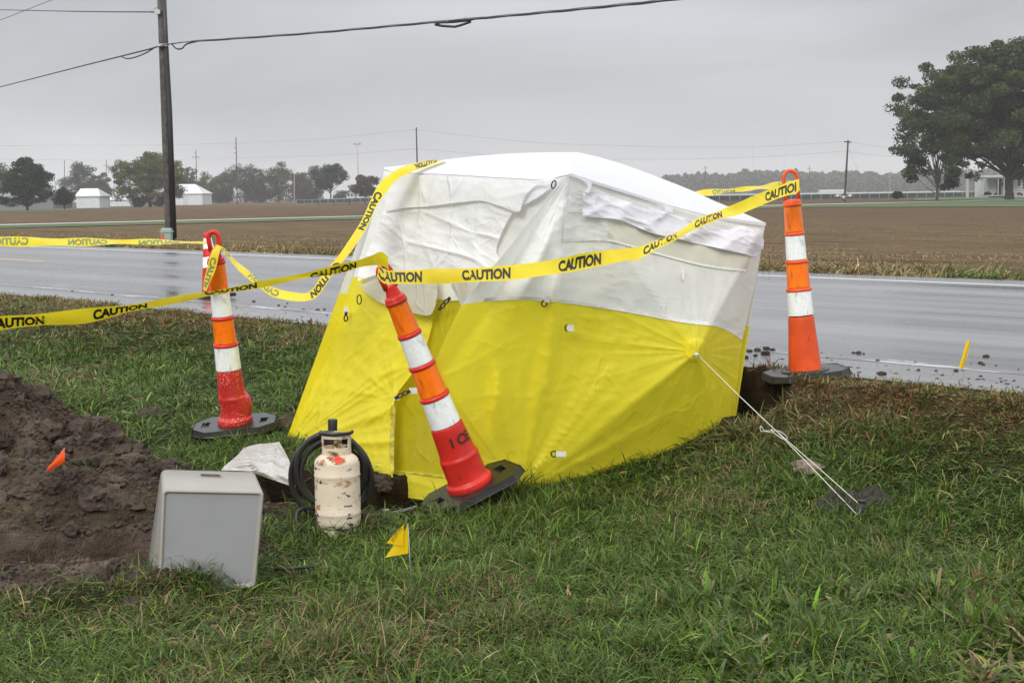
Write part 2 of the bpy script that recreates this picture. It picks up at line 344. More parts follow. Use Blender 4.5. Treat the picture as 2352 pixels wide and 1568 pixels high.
def tape_mat():
    m, t, b = mat('yellow_film'); n = noise_tex(t, 9, 3, .5); cc = ramp2(t, n, [(.35, (.82, .64, .015)), (.65, (.88, .74, .03))])
    t.links.new(cc, b.inputs['Base Color']); b.inputs['Roughness'].default_value = .28; bump(t, b, noise_tex(t, 12, 3, .5, dist=.6), .25, .008)
    tr = N('ShaderNodeBsdfTranslucent', t); t.links.new(cc, tr.inputs[0]); mxs = N('ShaderNodeMixShader', t, inp={0: .35})
    t.links.new(b.outputs[0], mxs.inputs[1]); t.links.new(tr.outputs[0], mxs.inputs[2]); t.links.new(mxs.outputs[0], t.nodes['Material Output'].inputs[0]); return m
MT['tape'] = tape_mat()
MT['print'] = simple('black_print', (.02, .018, .012), .5, scale=40, bumps=0)
MT['print_back'] = simple('print_seen_through_film', (.16, .20, .045), .4, scale=40, bumps=0)
MT['flag_yellow'] = cloth('yellow_vinyl', (.86, .60, .01), (.82, .55, .01), .35, .35, .1)
MT['flag_orange'] = cloth('orange_vinyl', (.95, .13, .02), (.88, .10, .015), .35, .35, .1)
MT['grey_box'] = None
def tote(name, c, c2):
    m, t, b = mat(name); cc = ramp2(t, noise_tex(t, 3, 4, .6), [(.3, c2), (.65, c)])
    s = noise_tex(t, 7, 5, .65); cc = mixc(t, mrange(t, s, .60, .72, 0, .6), cc, (.20, .165, .11))
    s = noise_tex(t, 30, 5, .7); cc = mixc(t, mrange(t, s, .66, .72, 0, .5), cc, (.10, .08, .06))
    t.links.new(cc, b.inputs['Base Color']); b.inputs['Roughness'].default_value = .5; bump(t, b, noise_tex(t, 60, 4, .6), .12, .002); return m
MT['grey_box'] = tote('moulded_grey_plastic', (.34, .325, .29), (.29, .27, .235))
MT['grey_panel'] = tote('smooth_grey_panel', (.25, .255, .26), (.225, .23, .232))
def bottle_paint():
    m, t, b = mat('chipped_cream_paint'); cc = ramp2(t, noise_tex(t, 4, 4, .6), [(.3, (.64, .54, .40)), (.65, (.73, .64, .50))])
    s = noise_tex(t, 9, 4, .6, sc3=(1, 1, 1.7)); rust = mrange(t, s, .575, .63, 0, .95); cc = mixc(t, rust, cc, ramp2(t, noise_tex(t, 30, 4, .6), [(.4, (.12, .05, .02)), (.6, (.50, .22, .07))]))
    ge = N('ShaderNodeTexCoord', t); sp = N('ShaderNodeSeparateXYZ', t); t.links.new(ge.outputs['Object'], sp.inputs[0])
    lowm = mrange(t, sp.outputs[2], .0, .16, .085, .0)
    ch = noise_tex(t, 17, 7, .75, sc3=(1, 1, 2.4)); ad = N('ShaderNodeMath', t, operation='ADD'); t.links.new(ch, ad.inputs[0]); t.links.new(lowm, ad.inputs[1])
    cc = mixc(t, mrange(t, ad.outputs[0], .60, .615), cc, (.035, .022, .018))
    t.links.new(cc, b.inputs['Base Color']); b.inputs['Roughness'].default_value = .5; bump(t, b, ch, .3, .003); return m
MT['bottle'] = bottle_paint()
MT['label_red'] = simple('red_orange_label', (.88, .07, .03), .4, bumps=0)
MT['brass'] = simple('brass', (.35, .27, .14), .4, .8)
MT['stone'] = simple('pink_brown_stone', (.27, .205, .16), .85, c2=(.19, .14, .11), scale=10, bumps=.5)
MT['chip'] = simple('wood_chip', (.42, .20, .08), .8)
def soil(name, c, c2, c3, wet=.45):
    m, t, b = mat(name); n = noise_tex(t, 3.5, 8, .65); cc = ramp2(t, n, [(.3, c2), (.52, c), (.72, c3)])
    t.links.new(cc, b.inputs['Base Color']); r = mrange(t, noise_tex(t, 6, 4, .6), .35, .65, wet, .9); t.links.new(r, b.inputs['Roughness']); b.inputs['Specular IOR Level'].default_value = .3
    p = bump(t, b, noise_tex(t, 28, 8, .7), .8, .03); return m
MT['soil'] = soil('moist_clay_soil', (.076, .054, .040), (.032, .023, .017), (.17, .13, .10))
MT['clod'] = soil('clay_clod', (.11, .078, .052), (.05, .035, .025), (.17, .125, .09))

def q_node(t):
    g = N('ShaderNodeNewGeometry', t); d = N('ShaderNodeVectorMath', t, operation='DOT_PRODUCT'); d.inputs[1].default_value = (RN[0], RN[1], 0); t.links.new(g.outputs['Position'], d.inputs[0])
    s = N('ShaderNodeMath', t, operation='SUBTRACT', inp={1: float(RP0@RN)}); t.links.new(d.outputs['Value'], s.inputs[0])
    d2 = N('ShaderNodeVectorMath', t, operation='DOT_PRODUCT'); d2.inputs[1].default_value = (RU[0], RU[1], 0); t.links.new(g.outputs['Position'], d2.inputs[0])
    c = N('ShaderNodeCombineXYZ', t); t.links.new(s.outputs[0], c.inputs[0]); t.links.new(d2.outputs['Value'], c.inputs[1]); return s.outputs[0], c.outputs[0]
def ground_mat():
    m, t, b = mat('ground_cover'); q, qs = q_node(t)
    a = N('ShaderNodeAttribute', t, attribute_name='col'); spc = N('ShaderNodeSeparateColor', t); t.links.new(a.outputs[0], spc.inputs[0])
    thatch = ramp2(t, noise_tex(t, 9, 8, .7), [(.3, (.014, .024, .006)), (.55, (.030, .040, .012)), (.75, (.075, .065, .030))])
    mud = ramp2(t, noise_tex(t, 3.5, 8, .65), [(.3, (.032, .023, .017)), (.50, (.076, .054, .040)), (.66, (.19, .14, .108))])
    mud = mixc(t, mrange(t, noise_tex(t, 2.2, 4, .6), .52, .66, 0, .75), mud, (.185, .135, .105)); thatch = mixc(t, mrange(t, q, -1.5, -.8), thatch, ramp2(t, noise_tex(t, 7, 8, .7), [(.3, (.050, .030, .016)), (.55, (.115, .065, .034)), (.75, (.10, .085, .035))]))
    mud = mixc(t, spc.outputs[1], mud, ramp2(t, noise_tex(t, 5, 7, .65), [(.35, (.022, .015, .011)), (.65, (.055, .038, .027))]))  # shade inside the pits put into the soil colour
    near = mixc(t, spc.outputs[0], thatch, mud)
    # stubble field: rows along the plough direction, clods and straw
    f1 = noise_tex(t, 1.0, 7, .68, vec=qs, sc3=(1.1, .16, 1)); f2 = noise_tex(t, .035, 5, .6, vec=qs, sc3=(1.5, .5, 1)); f3 = noise_tex(t, .6, 8, .8, kind='Object')
    fc = ramp2(t, f1, [(.34, (.048, .030, .016)), (.50, (.125, .084, .045)), (.66, (.225, .160, .088))])
    fc = mixc(t, mrange(t, f2, .35, .65, 0, .5), fc, (.150, .115, .062)); fc = mixc(t, mrange(t, f3, .58, .70, 0, .7), fc, (.055, .035, .025))
    fc = mixc(t, mrange(t, noise_tex(t, 5.0, 5, .7, vec=qs, sc3=(1, .55, 1)), .56, .66, 0, .8), fc, (.030, .019, .013)); fc = mixc(t, mrange(t, noise_tex(t, 9.0, 4, .7, vec=qs, sc3=(1, .4, 1)), .60, .68, 0, .7), fc, (.34, .26, .16))
    fc = mixc(t, mrange(t, q, 40, 95, 0, .55), fc, (.088, .058, .035))
    verge = ramp2(t, noise_tex(t, 1.5, 8, .7), [(.3, (.085, .065, .030)), (.55, (.17, .125, .060)), (.75, (.10, .115, .035))])
    jit = N('ShaderNodeMath', t, operation='ADD'); t.links.new(q, jit.inputs[0]); jn = mrange(t, noise_tex(t, .4, 4, .6), .3, .7, -1.2, 1.2); t.links.new(jn, jit.inputs[1])
    far = mixc(t, mrange(t, jit.outputs[0], 9.5, 13.0), verge, fc)
    c = mixc(t, mrange(t, q, 3.0, 3.1), near, far); t.links.new(c, b.inputs['Base Color'])
    b.inputs['Roughness'].default_value = .9; b.inputs['Specular IOR Level'].default_value = .06
    p = bump(t, b, noise_tex(t, 26, 8, .7), .7, .03); bump(t, b, f3, .7, .25, p); return m
MT['ground'] = ground_mat()
def road_mat():
    m, t, b = mat('wet_asphalt'); q, qs = q_node(t)
    band = noise_tex(t, 1.0, 3, .55, vec=qs, sc3=(1.05, .010, 1)); fine = noise_tex(t, 140, 3, .6); pud = noise_tex(t, 1.0, 5, .6, vec=qs, sc3=(.8, .25, 1))
    cc = ramp2(t, band, [(.40, (.095, .094, .096)), (.58, (.20, .198, .20))]); cc = mixc(t, mrange(t, fine, .45, .7, 0, .35), cc, (.18, .175, .17))
    edge = N('ShaderNodeMath', t, operation='ABSOLUTE'); sb = N('ShaderNodeMath', t, operation='SUBTRACT', inp={1: 3.3}); t.links.new(q, sb.inputs[0]); t.links.new(sb.outputs[0], edge.inputs[0])
    t.links.new(cc, b.inputs['Base Color']); r1 = mrange(t, band, .38, .60, .20, .46); r2 = mrange(t, pud, .42, .6, .72, 1.15)
    e2 = mrange(t, edge.outputs[0], 2.7, 3.5, 1.0, .85)
    mm = N('ShaderNodeMath', t, operation='MULTIPLY'); t.links.new(r1, mm.inputs[0]); t.links.new(r2, mm.inputs[1]); m2 = N('ShaderNodeMath', t, operation='MULTIPLY'); t.links.new(mm.outputs[0], m2.inputs[0]); t.links.new(e2, m2.inputs[1])
    t.links.new(m2.outputs[0], b.inputs['Roughness']); b.inputs['IOR'].default_value = 1.4
    bs = N('ShaderNodeBump', t, inp={'Distance': .002}); t.links.new(fine, bs.inputs['Height']); st = mrange(t, band, .35, .65, .05, .22); t.links.new(st, bs.inputs['Strength']); t.links.new(bs.outputs[0], b.inputs['Normal']); return m
MT['road'] = road_mat()
def line_mat(name, c, wear):
    m, t, b = mat(name); q, qs = q_node(t); n = noise_tex(t, 1.0, 7, .75, vec=qs, sc3=(9, 1.6, 1))
    t.links.new(mixc(t, mrange(t, n, wear, wear+.05), c, (.13, .13, .13)), b.inputs['Base Color']); b.inputs['Roughness'].default_value = .3; return m
MT['line_white'] = line_mat('worn_white_paint', (.52, .53, .54), .42)
MT['line_far'] = line_mat('white_paint', (.66, .67, .68), .62)
MT['line_yellow'] = line_mat('yellow_paint', (.62, .36, .06), .62)
MT['lawn'] = simple('mown_lawn', (.060, .098, .014), .9, c2=(.042, .074, .012), scale=.15, bumps=.3)
MT['lane'] = simple('pale_concrete', (.50, .50, .50), .35, scale=.1)
MT['white_metal'] = simple('white_sheet_metal', (.62, .63, .66), .5, scale=1.5, bumps=0)
MT['white_roof'] = simple('pale_metal_roof', (.62, .62, .65), .3, scale=2, bumps=0)
MT['dark_glass'] = simple('dark_window', (.04, .045, .05), .2, bumps=0)
MT['grey_roof'] = simple('grey_shingles', (.20, .20, .21), .8)
MT['siding'] = simple('white_siding', (.55, .56, .58), .7, scale=2)
MT['pale_pole'] = simple('pale_pole', (.40, .38, .36), .7)
MT['green_box'] = simple('pale_green_paint', (.30, .40, .34), .5)
MT['solar'] = simple('panel_backs', (.16, .19, .20), .4)
MT['solar_top'] = simple('panel_glass', (.22, .24, .27), .25)
MT['mesh'] = simple('fence_screen', (.05, .068, .062), .9)

# ------------------------------------------------------------------ ground sheet
def spaced(a, b, step, lim_lo, lim_hi, g=1.085):
    c = list(np.arange(a, b+1e-9, step)); s = step
    while c[0] > lim_lo: s *= g; c.insert(0, c[0]-s)
    s = step
    while c[-1] < lim_hi: s *= g; c.append(c[-1]+s)
    return np.array(c)
gx = spaced(-3.1, 2.3, .026, -2500, 2500); gy = spaced(5.2, 9.3, .026, -40, 2600)
X, Yg = np.meshgrid(gx, gy)
Zg = gz(X, Yg); mk_ = dirt_mask(X, Yg)
V = np.stack([X, Yg, Zg], -1).reshape(-1, 3); c3 = np.zeros((len(V), 3)); c3[:, 0] = mk_.ravel(); c3[:, 1] = np.clip(sst((seg_d(X, Yg, PIT1)+.05)/.06)+.8*sst((seg_d(X, Yg, PIT2)-.02)/.15), 0, 1).ravel()  # second channel marks pit walls and hollows, where shade is painted as darker soil
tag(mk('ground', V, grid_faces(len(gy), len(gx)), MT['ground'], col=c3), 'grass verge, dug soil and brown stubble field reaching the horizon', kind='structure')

# ------------------------------------------------------------------ road and markings
def strip(q0, q1, s0, s1, z, ns=60):
    ss = np.linspace(s0, s1, ns); V = []
    for s in ss:
        for q in (q0, q1): p = SQ(s, q); V.append((p[0], p[1], z))
    return np.array(V), [(2*i, 2*i+1, 2*i+3, 2*i+2) for i in range(ns-1)]
V, F = strip(-.74, 7.35, -60, 900, RZ, 100); tag(mk('road', V, F, MT['road'], smooth=False), 'wet grey two-lane asphalt road', kind='structure')
V, F = strip(-.07, .08, -60, 900, RZ+.0015, 100); tag(mk('edge_line', V, F, MT['line_white'], smooth=False), 'worn white edge line near the verge', kind='structure')
V, F = strip(6.50, 6.62, -60, 900, RZ+.0015, 100); tag(mk('edge_line', V, F, MT['line_far'], smooth=False), 'white edge line on the far side of the road', kind='structure')
for k, s in enumerate((2.0-12.2*1, 2.0, 14.2, 26.4)):
    s0 = {0: -9.0, 1: -100, 2: 15.6, 3: 30}[k]
    if s0 < -50: continue
    V, F = strip(3.22, 3.34, s0, s0+3.1, RZ+.0015, 6); tag(mk('centre_line', V, F, MT['line_yellow'], smooth=False), 'yellow centre dash on the road', kind='structure')

# ------------------------------------------------------------------ distant lane and lawns
FZ = -.3
def fz(x, y): return float(base_z(np.array(float(x)), np.array(float(y))))
def flat_px(name, pxs, z, m, label):
    V = [PZ(x, y, z) for x, y in pxs]; return tag(mk(name, V, [tuple(range(len(V)))], m, smooth=False), label, kind='structure')
def band_px(name, top, bot, z, m, label):
    t_ = [PZ(x, y, z) for x, y in top]; b_ = [PZ(x, y, z) for x, y in bot]; n = len(t_)
    return tag(mk(name, t_+b_, [(n+i, n+i+1, i+1, i) for i in range(n-1)], m, smooth=False), label, kind='structure')
band_px('lane', [(-300, 522.5), (0, 515.3), (830, 495.6), (1690, 473), (2250, 460.0), (2420, 457)], [(-300, 524.3), (0, 517.2), (830, 496.8), (1690, 474.2), (2250, 461.0), (2420, 458.0)], -.25, MT['lane'], 'narrow pale lane crossing the field')
band_px('lawn', [(-300, 524.4), (0, 517.3), (830, 496.9), (1690, 474.3), (1850, 471.0), (2250, 461.5), (2460, 456)], [(-300, 531), (0, 524), (830, 503), (1690, 480), (1850, 476.0), (2250, 474.5), (2460, 475)], -.27, MT['lawn'], 'green grass strip beside the lane widening into a lawn')
band_px('lawn', [(-60, 481), (110, 480), (200, 476.5), (300, 472.5), (400, 471)], [(-60, 486.5), (110, 485), (200, 480), (300, 476), (400, 472.4)], -.27, MT['lawn'], 'thin green strip before the white sheds')
band_px('lawn', [(2100, 454), (2250, 452), (2460, 449)], [(2100, 461), (2250, 460.2), (2460, 456)], -.26, MT['lawn'], 'green front lawn before the porch house')

# ------------------------------------------------------------------ traffic cones (tall stacked channelisers)
def basis(axis, heading):
    z = Vector(axis).normalized(); x = Vector((math.cos(heading), math.sin(heading), 0)); y = z.cross(x).normalized(); x = y.cross(z).normalized()
    return Matrix((x, y, z)).transposed()
def plate_mesh(wx, wy, cut, th, slots):
    def ring(hx, hy, c): return [(-hx+c, -hy), (hx-c, -hy), (hx, -hy+c), (hx, hy-c), (hx-c, hy), (-hx+c, hy), (-hx, hy-c), (-hx, -hy+c)]
    o = ring(wx, wy, cut); loops = [[Vector((x, y, 0)) for x, y in o]]
    for sx, sy, a, c in slots: loops.append([Vector((sx+i, sy+j, 0)) for i, j in ((-a, -c), (-a, c), (a, c), (a, -c))])
    flat = [v for l in loops for v in l]; tri = geometry.tessellate_polygon(loops); n = len(flat)
    V = [(v.x, v.y, th) for v in flat]+[(v.x*1.04, v.y*1.04, 0) for v in flat]; F = []
    for a in tri:
        A, B_, C_ = [flat[i] for i in a]; up = (B_-A).cross(C_-A).z > 0; a = a if up else a[::-1]
        F.append(tuple(a)); F.append(tuple(i+n for i in a[::-1]))
    k = 0
    for l in loops:
        m = len(l)
        for i in range(m): F.append((k+i, k+(i+1) % m, n+k+(i+1) % m, n+k+i))
        k += m
    return np.array(V), F
def squash(V, amp, zc, w_, seed):
    r = np.hypot(V[:, 0], V[:, 1])+1e-9; th = np.arctan2(V[:, 1], V[:, 0]); k = np.exp(-((V[:, 2]-zc)/w_)**2)
    d = k*amp*(2*rid(np.cos(th)*1.6+seed, np.sin(th)*1.6, V[:, 2]*9, 2)-1); V = V.copy(); V[:, 0] *= 1+d; V[:, 1] *= 1+d; return V
def cone(loc, axis, heading, style, label, dent=0):
    root = empty('traffic_cone', loc, label, 'traffic cone', 'tall striped traffic cones round the pit')
    root.rotation_mode = 'QUATERNION'; root.rotation_quaternion = basis(axis, heading).to_quaternion()
    pl = MT['cone_orange'] if style == 'orange' else MT['cone_red']; kw = dict(world=False)
    if style == 'orange': V, F = plate_mesh(.205, .165, .07, .028, [])
    else: V, F = plate_mesh(.215, .155, .075, .028, [(-.155, 0, .018, .035), (.155, 0, .018, .035)])
    bevel(mk('base_plate', V, F, MT['rubber'], root, smooth=False, **kw), .004)
    if style == 'orange': prof = [(.125, .028), (.125, .034), (.088, .036)]; V, F = lathe(prof); mk('collar', V, F, MT['rubber'], root, **kw)
    S = 48
    if style == 'orange':
        low = [(.085, .030), (.084, .04), (.080, .10), (.073, .20), (.067, .30), (.0655, .312), (.060, .316)]
    else:
        low = [(.100, .028), (.102, .036), (.101, .052), (.088, .066), (.086, .08), (.085, .15), (.0865, .168), (.080, .182), (.0775, .20), (.071, .31), (.069, .318), (.060, .320)]
    dense = []
    for (r0, z0), (r1, z1) in zip(low[:-1], low[1:]):
        for k in range(4): dense.append((r0+(r1-r0)*k/4, z0+(z1-z0)*k/4))
    V, F = lathe(dense+[low[-1]], S)
    V[:, :2] *= (1 if not dent else .9); V = squash(V, .04 if not dent else .17, .12, .07 if not dent else .06, 3.1+dent)
    if dent: V[:, 0] += .016*np.exp(-((V[:, 2]-.12)/.06)**2)
    mk('skirt', V, F, MT['cone_speck'] if dent else pl, root, **kw)
    zz = [.318, .462, .606, .750, .900]; rr = [.0665, .0590, .0530, .0480, .0435]
    for k in range(4):
        z0, z1 = zz[k], zz[k+1]; m = MT['refl_silver'] if k % 2 == 0 else MT['refl_orange']
        r0 = rr[k]; r1 = rr[k]-.004
        # 12-sided wrinkled sleeve sits on the cone, its seam at the back
        prof = [(r0+(r1-r0)*j/10, z0+.004+(z1-z0-.020)*j/10) for j in range(11)]; V, F = lathe(prof, 24)
        nn = fbm(V[:, 0]*40, V[:, 1]*40, V[:, 2]*14, 2)-.5; V[:, :2] *= (1+nn*.03)[:, None]
        mk('reflective_band', V, F, m, root, **kw)
        prof = [(r1-.003, z1-.018), (r1+.003, z1-.016), (r1+.0045, z1-.010), (r1+.003, z1-.001), (rr[k+1]-.002, z1+.002)]; V, F = lathe(prof, S); mk('ring', V, F, pl, root, **kw)
    V, F = lathe([(.046, .898), (.044, .912), (.038, .918), (.0, .920)], S); mk('top_cap', V, F, pl, root, **kw)
    if style == 'orange':
        pts = [(-.036, 0, .910), (-.036, 0, .97), (-.036, 0, 1.02)]+[(-.036*math.cos(a), 0, 1.028+.037*math.sin(a)) for a in np.linspace(.1, math.pi-.1, 12)]+[(.036, 0, 1.02), (.036, 0, .97), (.036, 0, .910)]
        V, F = tube(pts, .0095, 10); mk('handle', V, F, pl, root, **kw)
    else:
        b = MB(); V, F = lathe([(.036, .912), (.031, .93), (.027, .945), (.026, .96)], 20); V[:, 1] *= .8; b.add(V, F)
        pts = [(-.021, 0, .952), (-.024, 0, .99), (-.026, 0, 1.015)]+[(-.026*math.cos(a), 0, 1.022+.030*math.sin(a)) for a in np.linspace(.1, math.pi-.1, 12)]+[(.026, 0, 1.015), (.024, 0, .99), (.021, 0, .952)]
        V, F = tube(pts, .0125, 10); b.add(V, F); V, F = box((0, 0, .955), (.040, .022, .02)); b.add(V, F); b.build('handle', pl, root, world=False)
    return root
gR = G(1855, 868); cone(gR+np.array([0, .06, .005]), (-.085, -.03, 1), R_(8), 'orange', 'orange cone with a round loop handle standing at the road edge beside the pit')
gL = G(534, 1003); cone(gL+np.array([.0, .10, .035]), (-.062, -.13, 1), R_(4), 'red', 'red cone with dented white-speckled skirt standing in the grass', dent=1)
gM = G(1085, 1176); leanc = cone(gM+np.array([0, .12, .075]), (-.365, -.17, 1), R_(24), 'red', 'leaning red cone with tape hooked on its top before the tent')
gF = PZ(493, 684, RZ); sc_ = empty('traffic_cone', gF, 'small cone out on the wet road, mostly hidden behind the dented one', 'traffic cone')
sc_.rotation_euler = (0, -.09, 0)
V, F = box((0, 0, .018), (.33, .33, .035), .5); bevel(mk('base_plate', V, F, MT['rubber'], sc_, smooth=False, world=False), .006)
for z0, z1, m in ((.035, .30, 'cone_red'), (.30, .40, 'refl_silver'), (.40, .48, 'cone_red'), (.48, .58, 'refl_silver'), (.58, .64, 'cone_red')):
    rr2 = lambda z: .125-.095*(z/.64); V, F = lathe([(rr2(z0), z0), (rr2((z0+z1)/2), (z0+z1)/2), (rr2(z1), z1)]+([(.0, z1)] if z1 > .62 else []), 32); mk('cone_body' if 'red' in m else 'reflective_band', V, F, MT[m], sc_, world=False)
# stencilled letters on the leaning cone's skirt
V, F = text_mesh('I CE', .02); V = V*np.array([.062, .060, 1])
th0 = R_(-116); a = th0+V[:, 0]/.078; z = .232+V[:, 1]; r = .0755+(0.30-z)*.055+.0012
leanc.scale = (1.05,)*3
k_ = mk('stencil', np.stack([r*np.cos(a), r*np.sin(a), z], 1), F, MT['print'], leanc, world=False)

# ------------------------------------------------------------------ the tent
tent = empty('work_tent', (.3, 8.3, 0), 'sagging yellow and white pop-up work tent over a pit by the road', 'tent')
cA, cC, cD, cB, cE, cF = (883, 385, 8.6), (1310, 402, 7.4), (1758, 515, 8.6), (1195, 1130, 7.53), (650, 1030, 8.37), (1675, 1040, 8.1)
def invfit(pts):
    A_ = np.array([[1, x/1000, y/1000, x*y/1e6] for x, y, Y in pts]); return np.linalg.solve(A_, np.array([1/Y for x, y, Y in pts]))
kL = invfit([cA, cC, cB, cE]); kR = invfit([cC, cD, cF, cB])
def dL(x, y): return 1/(kL[0]+kL[1]*x/1000+kL[2]*y/1000+kL[3]*x*y/1e6)
HUB = np.array([1602., 808.])
def tri_cone(x, y):                  # 1 at the hub, 0 on the wall's outline, straight between (four flat triangles)
    cs = [np.array(c[:2], float) for c in (cC, cD, cF, cB)]; o = np.zeros(np.shape(x)); 
    for i in range(4):
        a, b = cs[i], cs[(i+1) % 4]; M_ = np.array([[a[0]-HUB[0], b[0]-HUB[0]], [a[1]-HUB[1], b[1]-HUB[1]]]); Mi = np.linalg.inv(M_)
        s = Mi[0, 0]*(x-HUB[0])+Mi[0, 1]*(y-HUB[1]); t = Mi[1, 0]*(x-HUB[0])+Mi[1, 1]*(y-HUB[1])
        ok = (s >= -1e-6) & (t >= -1e-6); o = np.where(ok, np.clip(1-s-t, 0, 1), o)
    return o
def dR(x, y):
    k = tri_cone(x, y); return 1/(kR[0]+kR[1]*x/1000+kR[2]*y/1000+kR[3]*x*y/1e6)-.40*k**1.12
def crumple(x, y, a=1, s=1):
    return a*.62*(.016*creases(x, y, 190/s, -.6, 2.4, 1)+.010*creases(x, y, 110/s, .5, 2.2, 2)+.005*creases(x, y, 50/s, -.2, 1.8, 3))
def fans(x, y, cx, cy, k, amp, r0, r1, ph=0, a0=-9, a1=9):
    r = np.hypot(x-cx, y-cy); th = np.arctan2(y-cy, x-cx); w_ = sst(r/r0)*np.exp(-(r/r1)**2)
    wa = sst((th-a0)/.15)*sst((a1-th)/.15)
    tz = th*k+ph+1.5*vn(th*3, ph); sh = lambda q: .9-2*np.sqrt(abs(np.sin(q/2)))
    return amp*w_*wa*(sh(tz)*(.4+1.0*vn(th*k*.35, ph+3))+.45*sh(tz*2.3+ph))
def foldR(x, y):
    d = fans(x, y, 1195, 1130, 15, .017, 60, 430, .5)+fans(x, y, HUB[0], HUB[1], 17, .0045, 50, 260, 1.)
    d = d+.5*fans(x, y, 1310, 402, 30, .016, 90, 420, 2.)
    # the ridges that run down from the roof corner
    for x0, y0, x1, y1, am, wd in ((1300, 430, 1245, 1000, .035, 16), (1275, 440, 1090, 760, -.05, 24), (1290, 480, 1165, 760, .025, 18), (1268, 640, 1205, 1100, .02, 14), (1110, 700, 1020, 860, -.02, 20),
                                   (1145, 850, 1130, 1040, .03, 16), (1030, 1040, 1190, 1092, .03, 12)):
        t = np.clip(((x-x0)*(x1-x0)+(y-y0)*(y1-y0))/((x1-x0)**2+(y1-y0)**2), 0, 1); dd = np.hypot(x-x0-t*(x1-x0), y-y0-t*(y1-y0)); d = d+2.1*am*np.exp(-(dd/wd)**1.5)*np.sin(math.pi*np.clip(t*.9+.08, 0, 1))
    return d+crumple(x, y, 1.0)*(1-.6*tri_cone(x, y))
def foldL(x, y):
    d = fans(x, y, 650, 1030, 21, .016, 70, 460, .3)+fans(x, y, 905, 915, 9, .007, 25, 150, 1.3)+fans(x, y, 1003, 718, 8, .005, 25, 150, .3)
    return d+crumple(x, y, 1.5)
def pxsheet(name, rows, depth, m, parent, fold=None, off=0.0, n=8, org_=None, **k):
    rows = [[(p+(0,))[:3] for p in r] for r in rows]; A_ = np.array(rows, float)
    Gd = cat(A_, n); Gd = np.swapaxes(cat(np.swapaxes(Gd, 0, 1), n), 0, 1)
    x, y = Gd[..., 0], Gd[..., 1]; Yd = depth(x, y)-off-Gd[..., 2]
    if fold is not None: Yd = Yd-fold(x, y)
    V = PP(Gd[..., :2], Yd)
    return mk(name, V.reshape(-1, 3), grid_faces(*x.shape), m, parent, **k)
def lerp_rows(top, bot, n):
    top = np.array(top, float); bot = np.array(bot, float); return [[tuple(top[i]*(1-k/n)+bot[i]*k/n) for i in range(len(top))] for k in range(n+1)]
# right wall: white above, yellow below
wb = [(1060, 700), (1112, 692), (1160, 688), (1215, 688), (1300, 695), (1400, 709), (1480, 723), (1560, 738), (1605, 744), (1645, 748), (1678, 762), (1705, 780)]
wt = [(1290, 412), (1298, 408), (1304, 405), (1309, 403), (1345, 412), (1420, 436), (1490, 459), (1560, 481), (1610, 494), (1660, 504), (1710, 511), (1757, 518)]
m1 = [(1176, 560), (1205, 556), (1235, 552), (1262, 548), (1328, 552), (1412, 570), (1486, 588), (1562, 606), (1610, 618), (1655, 628), (1698, 640), (1734, 652)]
pxsheet('white_wall', lerp_rows(wt, m1, 6)[:-1]+lerp_rows(m1, wb, 6), dR, MT['wall_white'], tent, foldR, n=9)
yb = [(1045, 1062), (1082, 1070), (1120, 1080), (1192, 1128), (1240, 1152), (1320, 1142), (1400, 1132), (1480, 1120), (1540, 1105), (1580, 1090), (1625, 1070), (1676, 1050)]
y1 = [(1022, 778), (1090, 775), (1145, 775), (1210, 778), (1290, 788), (1385, 802), (1470, 812), (1556, 815), (1602, 816), (1640, 822), (1672, 836), (1697, 850)]
y2 = [(966, 905), (1050, 905), (1120, 905), (1202, 912), (1275, 928), (1365, 940), (1460, 945), (1545, 945), (1596, 940), (1635, 938), (1662, 938), (1688, 940)]
y2b = [(990, 985), (1060, 988), (1120, 995), (1197, 1020), (1258, 1040), (1342, 1042), (1435, 1036), (1520, 1026), (1575, 1018), (1620, 1008), (1652, 1000), (1682, 996)]
rows = lerp_rows(wb, y1, 3)[:-1]+lerp_rows(y1, y2, 4)[:-1]+lerp_rows(y2, y2b, 3)[:-1]+lerp_rows(y2b, yb, 3)
pxsheet('yellow_wall', rows, dR, MT['yellow'], tent, foldR, n=11)
sm = lambda pts, dy, dy2: [[(x, y+dy) for x, y in pts], [(x, y+dy2) for x, y in pts]]
pxsheet('hem', sm(wb[1:], -7, 1.5), dR, MT['seam'], tent, foldR, off=.006, n=6)
# left wall
lw = [[(883, 387), (960, 403), (1100, 407), (1230, 414), (1300, 408)], [(869, 440), (950, 455), (1080, 470), (1195, 480), (1262, 470)], [(846, 530), (930, 545), (1040, 565), (1140, 560), (1205, 540)],
      [(812, 635), (870, 650), (950, 675), (1050, 690), (1130, 660)]]
pxsheet('white_wall', lw, dL, MT['wall_white'], tent, foldL, n=10)
ly = [[(812, 635), (850, 648), (890, 662), (930, 675), (965, 690), (1000, 700)], [(790, 690), (838, 700), (882, 708), (925, 714), (962, 720), (997, 726)], [(760, 760), (815, 765), (862, 768), (905, 772), (945, 778), (980, 790)],
      [(722, 850), (780, 845), (830, 842), (875, 842), (915, 845), (952, 850)], [(690, 930), (745, 920), (795, 912), (840, 908), (880, 908), (908, 914)],
      [(664, 990), (718, 975), (770, 965), (815, 968), (860, 978), (904, 985)], [(650, 1032), (700, 1030), (760, 1030), (812, 1050), (860, 1068), (902, 1080)], [(672, 1075), (720, 1078), (780, 1090), (820, 1102), (865, 1112), (905, 1112)]]
pxsheet('yellow_wall', ly, dL, MT['yellow'], tent, foldL, n=16)
